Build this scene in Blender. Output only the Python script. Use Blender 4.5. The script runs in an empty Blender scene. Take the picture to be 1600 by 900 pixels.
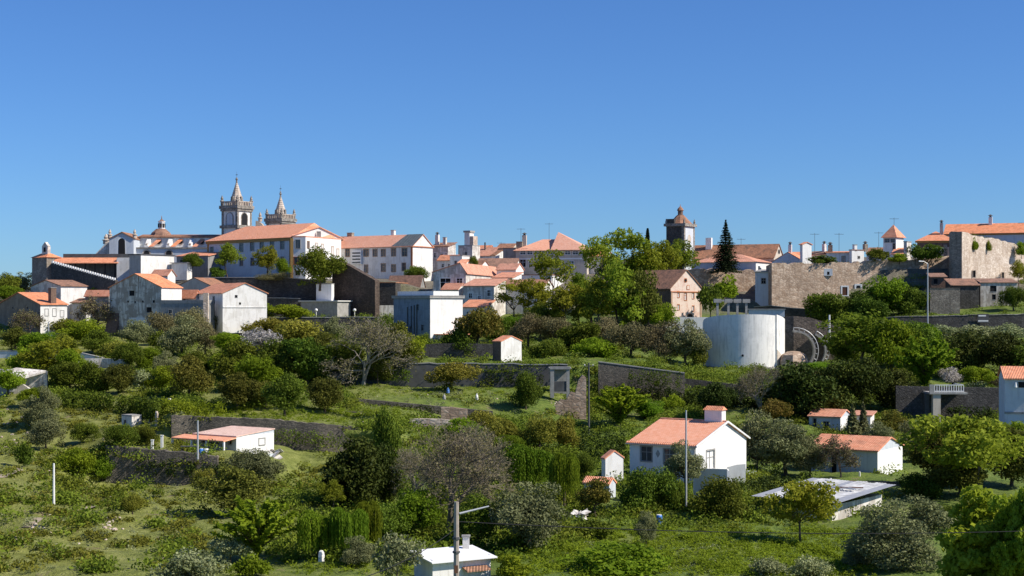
import bpy, math, random
import numpy as np
from mathutils import Vector, Matrix
R = math.radians
rnd = random.Random(7)
rng = np.random.default_rng(11)
scene = bpy.context.scene
COL = scene.collection

# ---------------------------------------------------------------- camera, sky, sun, exposure
FX = 2400.0          # focal length in pixels of the 1600 px wide photograph
YH = 480.0           # row of the horizon
cam_d = bpy.data.cameras.new("camera"); cam = bpy.data.objects.new("camera", cam_d); COL.objects.link(cam)
cam.location = (0, 0, 0); cam.rotation_euler = (R(90), 0, 0)
cam_d.sensor_width = 36; cam_d.lens = 36 * FX / 1600; cam_d.shift_y = (YH - 450) / 1600
cam_d.clip_start = 0.5; cam_d.clip_end = 30000
scene.camera = cam
SUN_EL, SUN_AZ = 42, 105          # azimuth clockwise from +Y (the viewing direction)
w = bpy.data.worlds.new("World"); scene.world = w; w.use_nodes = True
nt = w.node_tree; bg = nt.nodes['Background']
sky = nt.nodes.new('ShaderNodeTexSky'); sky.sky_type = 'NISHITA'; sky.sun_disc = False
sky.sun_elevation = R(SUN_EL); sky.sun_rotation = R(SUN_AZ); sky.altitude = 500; sky.air_density = 1.0; sky.dust_density = 0.15; sky.ozone_density = 3.0
hue = nt.nodes.new('ShaderNodeMix'); hue.data_type = 'RGBA'; hue.blend_type = 'MULTIPLY'; hue.inputs[0].default_value = 1; hue.inputs[7].default_value = (.375, .615, .99, 1)   # deep dry-air blue
nt.links.new(sky.outputs[0], hue.inputs[6]); nt.links.new(hue.outputs[2], bg.inputs[0]); bg.inputs[1].default_value = 0.1
sd = bpy.data.lights.new("sun", 'SUN'); sun = bpy.data.objects.new("sun", sd); COL.objects.link(sun)
sd.energy = 5.0; sd.angle = R(0.53); sd.color = (1.0, 0.93, 0.82)
sdir = Vector((math.sin(R(SUN_AZ)) * math.cos(R(SUN_EL)), math.cos(R(SUN_AZ)) * math.cos(R(SUN_EL)), math.sin(R(SUN_EL))))
sun.rotation_euler = sdir.to_track_quat('Z', 'Y').to_euler(); sun.location = (300, -100, 300)
scene.view_settings.view_transform = 'Standard'; scene.view_settings.look = 'None'
scene.view_settings.gamma = 1; scene.view_settings.exposure = 0.3; scene.view_settings.use_curve_mapping = False
scene.cycles.max_bounces = 5; scene.cycles.diffuse_bounces = 3; scene.cycles.transmission_bounces = 3
scene.cycles.glossy_bounces = 2; scene.cycles.transparent_max_bounces = 4

# ---------------------------------------------------------------- places
def P(x, y, Y): return Vector(((x - 800) / FX * Y, Y, (YH - y) / FX * Y))
def S(Y): return Y / FX
# ---------------------------------------------------------------- materials
MATS = {}
def newmat(name):
    m = bpy.data.materials.new(name); m.use_nodes = True
    n = m.node_tree; b = n.nodes['Principled BSDF']; b.inputs['Roughness'].default_value = .85
    b.inputs['Specular IOR Level'].default_value = .25
    MATS[name] = m
    return m, n, b
def N(n, t, **k):
    o = n.nodes.new(t)
    for a, v in k.items(): setattr(o, a, v)
    return o
def ramp(n, stops, src):
    r = N(n, 'ShaderNodeValToRGB'); e = r.color_ramp.elements
    while len(e) > 1: e.remove(e[-1])
    e[0].position, e[0].color = stops[0][0], (*stops[0][1], 1)
    for p, c in stops[1:]:
        q = e.new(p); q.color = (*c, 1)
    n.links.new(src, r.inputs[0]); return r.outputs[0]
def noise(n, scale, detail=4, stretch=None, rough=.6, geo=False):
    tx = N(n, 'ShaderNodeNewGeometry').outputs['Position'] if geo else N(n, 'ShaderNodeTexCoord').outputs['Object']
    if stretch:
        mp = N(n, 'ShaderNodeMapping'); mp.inputs['Scale'].default_value = stretch; n.links.new(tx, mp.inputs[0]); tx = mp.outputs[0]
    t = N(n, 'ShaderNodeTexNoise'); t.inputs['Scale'].default_value = scale; t.inputs['Detail'].default_value = detail
    t.inputs['Roughness'].default_value = rough
    n.links.new(tx, t.inputs[0]); return t.outputs['Fac']
def mix(n, f, a, b, mode='MIX'):
    m = N(n, 'ShaderNodeMix', data_type='RGBA', blend_type=mode)
    for i, v in ((0, f), (6, a), (7, b)):
        if hasattr(v, 'links') or hasattr(v, 'is_linked'): n.links.new(v, m.inputs[i])
        elif i == 0: m.inputs[0].default_value = v
        else: m.inputs[i].default_value = (*v, 1)
    return m.outputs[2]
def bump(n, b, h, strength, dist=.05):
    u = N(n, 'ShaderNodeBump'); u.inputs['Strength'].default_value = strength; u.inputs['Distance'].default_value = dist
    n.links.new(h, u.inputs['Height']); n.links.new(u.outputs[0], b.inputs['Normal'])
def plaster(name, col, stain=(.22, .2, .17), amt=.5, patch=.35, lo=.5):
    """limewash / render with rain streaks and worn patches"""
    m, n, b = newmat(name)
    s = noise(n, 1.3, 5, (1.6, 1.6, .22)); p = noise(n, .45, 6)
    f1 = ramp(n, [(lo, (0, 0, 0)), (lo + .24, (amt,) * 3)], s)
    f2 = ramp(n, [(lo + .01, (0, 0, 0)), (lo + .09, (patch,) * 3)], p)
    f3 = ramp(n, [(.56, (0, 0, 0)), (.64, (patch * .8,) * 3)], noise(n, 1.1, 6, (1, 1, 1.6)))
    c = mix(n, f1, col, stain); c = mix(n, f2, c, tuple(.6 * x + .4 * y for x, y in zip(stain, col)))
    c = mix(n, f3, c, tuple(.75 * x + .25 * y for x, y in zip(stain, col)))
    g = noise(n, 9, 3); c = mix(n, .12, c, g, 'MULTIPLY')
    n.links.new(c, b.inputs['Base Color']); bump(n, b, g, .3, .03)
    return m
def stone(name, a, c, dark, scale=2.2, flat=1.7):
    m, n, b = newmat(name)
    tx = N(n, 'ShaderNodeTexCoord').outputs['Object']
    mp = N(n, 'ShaderNodeMapping'); mp.inputs['Scale'].default_value = (1, 1, flat); n.links.new(tx, mp.inputs[0])
    v = N(n, 'ShaderNodeTexVoronoi'); v.inputs['Scale'].default_value = scale; n.links.new(mp.outputs[0], v.inputs[0])
    v2 = N(n, 'ShaderNodeTexVoronoi', feature='DISTANCE_TO_EDGE'); v2.inputs['Scale'].default_value = scale; n.links.new(mp.outputs[0], v2.inputs[0])
    sep = N(n, 'ShaderNodeSeparateColor'); n.links.new(v.outputs['Color'], sep.inputs[0])
    col = ramp(n, [(0, a), (.5, tuple((x + y) / 2 for x, y in zip(a, c))), (1, c)], sep.outputs[0])
    jo = ramp(n, [(0, (.75,) * 3), (.07, (0,) * 3)], v2.outputs['Distance'])
    col = mix(n, jo, col, dark)
    big = ramp(n, [(.36, (.45,) * 3), (.62, (0,) * 3)], noise(n, .28, 6))
    col = mix(n, big, col, dark)
    st = ramp(n, [(.5, (0,) * 3), (.72, (.5,) * 3)], noise(n, .9, 4, (1.4, 1.4, .2)))
    col = mix(n, st, col, dark)
    n.links.new(col, b.inputs['Base Color']); bump(n, b, v2.outputs['Distance'], .6, .12)
    return m
def tiles(name, a, c, axis, old=(.16, .1, .07), oldamt=.5, pitch=.22):
    """clay roof tiles: channels running down the slope, courses across"""
    m, n, b = newmat(name)
    tx = N(n, 'ShaderNodeTexCoord').outputs['Object']
    wv = N(n, 'ShaderNodeTexWave', bands_direction=axis); wv.inputs['Scale'].default_value = .314 / pitch
    wv.inputs['Distortion'].default_value = .25; wv.inputs['Detail'].default_value = 1
    n.links.new(tx, wv.inputs[0])
    cell = N(n, 'ShaderNodeTexVoronoi'); cell.inputs['Scale'].default_value = 3.2; n.links.new(tx, cell.inputs[0])
    sep = N(n, 'ShaderNodeSeparateColor'); n.links.new(cell.outputs['Color'], sep.inputs[0])
    col = ramp(n, [(0, a), (1, c)], sep.outputs[0])
    col = mix(n, ramp(n, [(.48, (0,) * 3), (.7, (oldamt,) * 3)], noise(n, .7, 6)), col, old)
    oi = N(n, 'ShaderNodeObjectInfo'); hs = N(n, 'ShaderNodeHueSaturation'); mv = N(n, 'ShaderNodeMapRange'); mv.inputs[3].default_value = .86; mv.inputs[4].default_value = 1.08
    n.links.new(oi.outputs['Random'], mv.inputs[0]); n.links.new(mv.outputs[0], hs.inputs['Value']); n.links.new(mv.outputs[0], hs.inputs['Saturation']); n.links.new(col, hs.inputs['Color']); col = hs.outputs[0]
    gro = ramp(n, [(0, (.45,) * 3), (.25, (0,) * 3)], wv.outputs['Fac'])
    col = mix(n, gro, col, tuple(.45 * q for q in a))
    n.links.new(col, b.inputs['Base Color']); bump(n, b, wv.outputs['Fac'], .7, .08)
    return m
def plain(name, col, rough=.7, var=.25, sc=3, metal=0):
    m, n, b = newmat(name); g = noise(n, sc, 5)
    c = mix(n, var, col, ramp(n, [(.3, tuple(.45 * x for x in col)), (.7, tuple(min(1, 1.3 * x) for x in col))], g))
    n.links.new(c, b.inputs['Base Color']); b.inputs['Roughness'].default_value = rough; b.inputs['Metallic'].default_value = metal
    return m
white = plaster('white_limewash', (.83, .81, .77), (.4, .36, .3), .5, .38)
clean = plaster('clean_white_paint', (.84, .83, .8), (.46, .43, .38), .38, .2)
dirty = plaster('weathered_limewash', (.76, .72, .66), (.22, .17, .13), .85, .8, .475)
grimy = plaster('stained_old_render', (.66, .61, .54), (.19, .14, .1), .9, .85, .46)
mill = plaster('blotched_brown_render', (.74, .69, .61), (.17, .115, .075), .95, .95, .455)
brownr = plaster('brown_earth_render', (.33, .25, .19), (.13, .09, .07), .8, .7, .47)
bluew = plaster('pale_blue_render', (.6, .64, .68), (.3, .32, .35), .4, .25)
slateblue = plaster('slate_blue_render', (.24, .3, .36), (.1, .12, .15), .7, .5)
greyw = plaster('grey_cement_render', (.3, .3, .29), (.13, .12, .11), .7, .5)
beige = plaster('beige_render', (.6, .53, .44), (.3, .24, .18), .5, .4)
pinkw = plaster('pale_pink_render', (.74, .6, .5), (.5, .2, .12), .35, .5)
brick = stone('brown_masonry', (.2, .12, .09), (.28, .18, .13), (.08, .06, .05), 3.5, 2.4)
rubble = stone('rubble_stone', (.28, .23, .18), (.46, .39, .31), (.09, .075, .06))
warm = stone('warm_rampart_stone', (.42, .29, .2), (.68, .53, .4), (.2, .14, .1), 1.3, 1.5)
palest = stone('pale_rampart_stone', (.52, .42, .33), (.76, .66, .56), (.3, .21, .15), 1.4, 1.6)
darkst = stone('dark_rubble_stone', (.06, .055, .05), (.13, .12, .11), (.03, .028, .025), 2.4)
schist = stone('schist_terrace_stone', (.11, .1, .08), (.26, .22, .17), (.035, .032, .028), 2.8, 2.4)
gran = stone('granite_trim', (.22, .2, .17), (.46, .42, .37), (.1, .085, .07), 1.6)
spst = stone('spire_stone', (.5, .42, .34), (.66, .58, .5), (.3, .23, .17), 1.2, 2.5)
conc = plain('concrete', (.34, .33, .31), .85, .5, 1.2)
dconc = plain('dark_concrete', (.1, .1, .1), .85, .6, .8)
asph = plain('asphalt', (.06, .06, .065), .85, .3, 2)
tX = tiles('clay_tiles_x', (.74, .28, .15), (.86, .4, .24), 'X', oldamt=.45)
tY = tiles('clay_tiles_y', (.74, .28, .15), (.86, .4, .24), 'Y', oldamt=.45)
sX = tiles('salmon_tiles_x', (.84, .36, .21), (.92, .47, .31), 'X', oldamt=.08)
oX = tiles('old_brown_tiles_x', (.3, .16, .1), (.48, .24, .15), 'X', (.12, .09, .07), .7)
oY = tiles('old_brown_tiles_y', (.3, .16, .1), (.48, .24, .15), 'Y', (.12, .09, .07), .7)
slate = tiles('dark_grey_sheet_x', (.1, .12, .13), (.15, .17, .18), 'X', (.08, .09, .1), .3, .9)
ochre = plain('ochre_paint', (.38, .23, .08), .8, .3)
brtrim = plain('brick_orange_trim', (.48, .18, .08), .8, .3)
tan = plain('tan_stone_surround', (.45, .3, .2), .85, .3)
gsur = plain('grey_stone_surround', (.34, .33, .31), .85, .3)
wtrim = plain('white_trim', (.8, .8, .78), .6, .08)
dwood = plain('dark_brown_wood', (.07, .05, .04), .7, .4)
dark = plain('dark_opening', (.018, .018, .02), .9, .2)
metal = plain('galvanised_steel', (.5, .51, .52), .45, .2, 6, .3)
rust = plain('rusty_steel', (.2, .09, .05), .8, .5)
blue = plain('blue_plastic', (.05, .2, .6), .4, .1)
wood = plain('grey_weathered_pole', (.36, .31, .26), .85, .4, 4)
def glassm():
    m, n, b = newmat('window_glass'); b.inputs['Base Color'].default_value = (.05, .06, .075, 1)
    b.inputs['Roughness'].default_value = .12; b.inputs['Specular IOR Level'].default_value = .5
    return m
glass = glassm()

# ---------------------------------------------------------------- mesh helpers
class MB:
    def __init__(s): s.v = []; s.f = []
    def add(s, vs, fs):
        k = len(s.v); s.v += [tuple(p) for p in vs]; s.f += [tuple(i + k for i in f) for f in fs]; return s
    def box(s, x0, x1, y0, y1, z0, z1):
        return s.add([(x0, y0, z0), (x1, y0, z0), (x1, y1, z0), (x0, y1, z0), (x0, y0, z1), (x1, y0, z1), (x1, y1, z1), (x0, y1, z1)],
                     [(3, 2, 1, 0), (4, 5, 6, 7), (0, 1, 5, 4), (1, 2, 6, 5), (2, 3, 7, 6), (3, 0, 4, 7)])
    def quad(s, a, b, c, d): return s.add([a, b, c, d], [(0, 1, 2, 3)])
    def slab(s, pts, d):
        """closed prism from a top polygon and an offset vector"""
        n = len(pts); d = Vector(d); p = [Vector(q) for q in pts]
        return s.add(p + [q + d for q in p], [tuple(range(n)), tuple(range(2 * n - 1, n - 1, -1))] + [(i, i + n, (i + 1) % n + n, (i + 1) % n) for i in range(n)])
    def tube(s, p0, p1, r0, r1, n=6, cap=True):
        p0, p1 = Vector(p0), Vector(p1); d = (p1 - p0)
        if d.length < 1e-6: return s
        q = d.to_track_quat('Z', 'Y'); vs = []
        for p, r in ((p0, r0), (p1, r1)):
            for i in range(n):
                t = 2 * math.pi * i / n; vs.append(p + q @ Vector((r * math.cos(t), r * math.sin(t), 0)))
        fs = [(i, (i + 1) % n, n + (i + 1) % n, n + i) for i in range(n)]
        if cap: fs += [tuple(range(n - 1, -1, -1)), tuple(range(n, 2 * n))]
        return s.add(vs, fs)
    def lathe(s, prof, n=16, c=(0, 0), rot=0):
        k = len(s.v)
        for r, z in prof:
            for i in range(n):
                t = rot + 2 * math.pi * i / n; s.v.append((c[0] + r * math.cos(t), c[1] + r * math.sin(t), z))
        for j in range(len(prof) - 1):
            for i in range(n):
                a = k + j * n; s.f.append((a + i, a + (i + 1) % n, a + n + (i + 1) % n, a + n + i))
        s.f.append(tuple(k + i for i in range(n - 1, -1, -1))); e = k + (len(prof) - 1) * n
        s.f.append(tuple(e + i for i in range(n))); return s
def mesh(name, mb, mat, smooth=False):
    me = bpy.data.meshes.new(name); me.from_pydata(mb.v, [], mb.f); me.update()
    if mat: me.materials.append(mat)
    if smooth:
        me.polygons.foreach_set('use_smooth', [True] * len(me.polygons))
    return me
def obj(name, mb, mat, parent=None, smooth=False):
    me = mb if isinstance(mb, bpy.types.Mesh) else mesh(name, mb, mat, smooth)
    o = bpy.data.objects.new(name, me); COL.objects.link(o)
    if parent is not None: o.parent = parent
    return o
def tag(o, label, cat, group=None, kind=None):
    if label: o['label'] = label
    if cat: o['category'] = cat
    if group: o['group'] = group
    if kind: o['kind'] = kind
    return o
def thing(name, label, cat, loc=(0, 0, 0), rz=0, group=None):
    o = bpy.data.objects.new(name, None); COL.objects.link(o); o.location = loc; o.rotation_euler = (0, 0, rz)
    return tag(o, label, cat, group)
def struct(name, mb, mat, label=None, smooth=False):
    o = obj(name, mb, mat, None, smooth); o['kind'] = 'structure'
    if label: o['label'] = label
    return o

# ---------------------------------------------------------------- terrain: rows of the slope from near to far, (px, distance, row)
CON = [
 [(-400, 30, 1880), (2000, 30, 1880)],
 [(-400, 80, 1000), (300, 80, 1010), (2000, 80, 1020)],
 [(-400, 108, 900), (0, 112, 895), (300, 115, 900), (2000, 117, 902)],
 [(-400, 135, 810), (0, 140, 812), (300, 142, 822), (600, 147, 822), (2000, 150, 822)],
 [(-400, 160, 745), (0, 163, 752), (160, 180, 756), (340, 180, 756), (450, 176, 762), (800, 172, 762), (1000, 174, 754), (1300, 185, 747), (2000, 185, 747)],
 [(-400, 178, 712), (60, 182, 722), (150, 180.4, 712), (160, 180.4, 698), (340, 180.4, 716), (440, 180.4, 722), (470, 185, 738), (800, 185, 737), (1000, 190, 736), (1300, 195, 740), (2000, 195, 740)],
 [(-400, 198, 676), (0, 200, 684), (260, 199, 688), (300, 200, 696), (500, 200, 700), (640, 203, 706), (900, 205, 708), (1000, 205, 708), (1300, 206, 722), (2000, 206, 722)],
 [(-400, 207, 655), (150, 207, 667), (230, 203, 670), (270, 200.4, 652), (430, 200.4, 659), (590, 200.4, 674), (640, 204, 688), (800, 212, 696), (1000, 215, 692), (1300, 225, 697), (2000, 225, 697)],
 [(-400, 219, 632), (150, 220, 642), (300, 216, 640), (450, 216, 647), (600, 216, 655), (700, 221, 672), (900, 225, 680), (1200, 228, 678), (1300, 238, 675), (2000, 238, 675)],
 [(-400, 227, 622), (150, 227, 630), (300, 216.4, 634), (450, 216.4, 636), (600, 216.4, 645), (700, 228, 652), (900, 240, 655), (1200, 240, 652), (1300, 245, 656), (2000, 245, 656)],
 [(-400, 250, 594), (150, 250, 602), (300, 250, 611), (600, 250, 607), (800, 250, 612), (900, 250, 636), (1000, 250, 636), (1150, 258, 622), (1300, 250, 642), (2000, 250, 642)],
 [(-400, 262, 580), (440, 262, 588), (520, 258, 602), (890, 258, 605), (1000, 258, 612), (1150, 268, 598), (1300, 262, 612), (2000, 262, 612)],
 [(-400, 275, 566), (440, 270, 575), (520, 258.4, 573), (650, 258.4, 573), (890, 258.4, 575), (1050, 260, 581), (1100, 280, 578), (1250, 280, 578), (1300, 270, 597), (2000, 270, 597)],
 [(-400, 300, 543), (400, 300, 546), (600, 300, 552), (1000, 300, 548), (1100, 302, 572), (1240, 302, 572), (1300, 300, 565), (1400, 300, 553), (2000, 300, 545)],
 [(-400, 330, 522), (100, 331, 530), (300, 331, 531), (400, 335, 526), (615, 335, 528), (800, 335, 522), (1000, 335, 515), (1200, 335, 532), (1400, 330, 525), (2000, 330, 525)],
 [(-400, 335.5, 516), (100, 335.5, 522), (300, 335.5, 520), (400, 335.5, 500), (615, 335.5, 499), (700, 338, 512), (1000, 338, 506), (1200, 338, 522), (1300, 335.5, 507), (1400, 330.4, 497), (2000, 330.4, 487)],
 [(-400, 350, 500), (300, 350, 503), (400, 350, 496), (615, 350, 496), (800, 350, 492), (1000, 350, 490), (1200, 350, 502), (1400, 350, 485), (1600, 350, 472), (2000, 350, 472)],
 [(-400, 362, 488), (300, 362, 494), (615, 362, 493), (800, 362, 482), (1200, 362, 488), (1480, 362, 480), (1600, 362, 465), (2000, 362, 465)],
 [(-400, 363, 482), (180, 363, 482), (320, 363, 436), (615, 363, 440), (700, 363, 465), (800, 363, 460), (1000, 363, 462), (1080, 363, 472), (1192, 363, 472), (1200, 366, 424), (1480, 366, 420), (1506, 366, 456), (2000, 366, 456)],
 [(-400, 400, 470), (120, 400, 458), (320, 400, 434), (615, 400, 434), (800, 400, 432), (1000, 400, 427), (1200, 400, 416), (2000, 400, 412)],
 [(-400, 470, 462), (0, 470, 458), (200, 470, 412), (700, 470, 402), (1000, 470, 407), (1600, 470, 398), (2000, 470, 400)],
 [(-400, 620, 470), (0, 620, 466), (200, 620, 445), (2000, 620, 432)],
 [(-400, 1500, 474), (2000, 1500, 472)],
 [(-400, 14000, 480.6), (2000, 14000, 480.6)],
]
CA = [np.array(c, float) for c in CON]
def column(x):
    Ys = np.array([np.interp(x, c[:, 0], c[:, 1]) for c in CA]); ys = np.array([np.interp(x, c[:, 0], c[:, 2]) for c in CA])
    return Ys, (YH - ys) / FX * Ys
def rough(X, Y):
    return (np.sin(X * .31 + Y * .17) * np.sin(Y * .23 - X * .11) * .35 + np.sin(X * .83 + 1.3) * np.sin(Y * .71 + X * .2) * .16
            + np.clip(np.sin(X * .22 + Y * .62 + 1.2 * np.sin(X * .13)) * 2, -1, 1) * .3 * np.clip((235 - Y) / 20, 0, 1) * np.clip((-22 - X) / 8, 0, 1)
            + np.sin(X * 1.9 + Y * .6) * np.sin(Y * 1.7 - X * .4 + 2) * .07) * np.clip((330 - Y) / 60, .2, 1)
def tz(X, Y):
    Ys, zs = column(800 + FX * X / Y); return float(np.interp(Y, Ys, zs) + rough(X, Y))
YS = np.concatenate([np.arange(60, 330, .3), np.arange(330, 620, 1.0)])
def ground(x, y, lo=60):
    """the point of the slope met by the ray through a pixel"""
    Ys, zs = column(x); X = (x - 800) / FX * YS
    z = np.interp(YS, Ys, zs) + rough(X, YS); py = YH - FX * z / YS
    k = np.where((py <= y) & (YS >= lo))[0]
    i = k[0] if len(k) else len(YS) - 1
    return Vector((X[i], YS[i], z[i]))
def onground(x, Y):
    X = (x - 800) / FX * Y; return Vector((X, Y, tz(X, Y)))
def build_terrain():
    xs = np.concatenate([np.arange(-2400, -200, 60), np.arange(-200, 1800, 6), np.arange(1800, 4000, 60)])
    nsub = []
    for a, b in zip(CA[:-1], CA[1:]):
        d = abs(b[:, 1].mean() - a[:, 1].mean()); nsub.append(int(min(16, max(1, round(d / 1.3)))))
    rows = []
    for x in xs:
        Ys, zs = column(x); r = []
        for i, k in enumerate(nsub):
            for j in range(k): t = j / k; r.append((Ys[i] * (1 - t) + Ys[i + 1] * t, zs[i] * (1 - t) + zs[i + 1] * t))
        r.append((Ys[-1], zs[-1])); r = np.array(r); X = (x - 800) / FX * r[:, 0]
        rows.append(np.stack([X, r[:, 0], r[:, 1] + rough(X, r[:, 0])], 1))
    V = np.array(rows); nx, ny = V.shape[:2]
    idx = np.arange(nx * ny).reshape(nx, ny)
    F = np.stack([idx[:-1, :-1], idx[1:, :-1], idx[1:, 1:], idx[:-1, 1:]], -1).reshape(-1, 4)
    me = bpy.data.meshes.new('ground'); me.from_pydata(V.reshape(-1, 3).tolist(), [], F.tolist()); me.update()
    me.polygons.foreach_set('use_smooth', [True] * len(me.polygons))
    m, n, b = newmat('grassy_ground')
    f = noise(n, .09, 6, geo=True); g = noise(n, .9, 6, geo=True); h = noise(n, 4, 4, geo=True)
    green = ramp(n, [(.3, (.055, .085, .016)), (.5, (.105, .15, .028)), (.72, (.185, .22, .05))], g)
    olive = ramp(n, [(.3, (.1, .11, .026)), (.5, (.18, .195, .05)), (.72, (.27, .27, .1))], g)
    pos = N(n, 'ShaderNodeSeparateXYZ'); n.links.new(N(n, 'ShaderNodeNewGeometry').outputs['Position'], pos.inputs[0])
    mr = N(n, 'ShaderNodeMapRange'); mr.inputs[1].default_value = -34; mr.inputs[2].default_value = -10; n.links.new(pos.outputs[0], mr.inputs[0])
    c = mix(n, mr.outputs[0], olive, green)
    c = mix(n, ramp(n, [(.5, (0,) * 3), (.68, (.7,) * 3)], f), c, olive)
    my = N(n, 'ShaderNodeMapRange'); my.inputs[1].default_value = 352; my.inputs[2].default_value = 366; n.links.new(pos.outputs[1], my.inputs[0])
    c = mix(n, my.outputs[0], c, ramp(n, [(.3, (.09, .08, .065)), (.7, (.2, .18, .14))], g))
    dirt = ramp(n, [(.3, (.1, .065, .035)), (.7, (.3, .23, .16))], h)
    dm = ramp(n, [(.6, (0,) * 3), (.68, (.75,) * 3)], noise(n, .35, 7, geo=True, rough=.7))
    c = mix(n, dm, c, dirt)
    hs = N(n, 'ShaderNodeHueSaturation'); hs.inputs['Saturation'].default_value = 1.05; hs.inputs['Value'].default_value = 1.05; n.links.new(c, hs.inputs['Color']); c = hs.outputs[0]
    n.links.new(c, b.inputs['Base Color']); bump(n, b, h, .8, .3)
    me.materials.append(m)
    o = bpy.data.objects.new('ground', me); COL.objects.link(o); o['kind'] = 'structure'; o['label'] = 'terraced grassy hillside below the old town'
build_terrain()
# ---------------------------------------------------------------- buildings
def holes_face(mb, u0, u1, z0, z1, holes, put, depth):
    """a wall face from u0..u1, z0..z1 with recessed rectangular openings; put(u, z, d) gives the 3-D point, d = depth into the wall"""
    us = sorted({u0, u1, *[h[0] for h in holes], *[h[1] for h in holes]}); zs = sorted({z0, z1, *[h[2] for h in holes], *[h[3] for h in holes]})
    for i in range(len(us) - 1):
        for j in range(len(zs) - 1):
            uc, zc = (us[i] + us[i + 1]) / 2, (zs[j] + zs[j + 1]) / 2
            if any(h[0] < uc < h[1] and h[2] < zc < h[3] for h in holes): continue
            mb.quad(put(us[i], zs[j], 0), put(us[i + 1], zs[j], 0), put(us[i + 1], zs[j + 1], 0), put(us[i], zs[j + 1], 0))
    for a, b2, c, d in holes:
        P4 = [(a, c), (b2, c), (b2, d), (a, d)]
        for k in range(4):
            (p, q), (r, s) = P4[k], P4[(k + 1) % 4]
            mb.quad(put(p, q, 0), put(p, q, depth), put(r, s, depth), put(r, s, 0))
class House: pass
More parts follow.
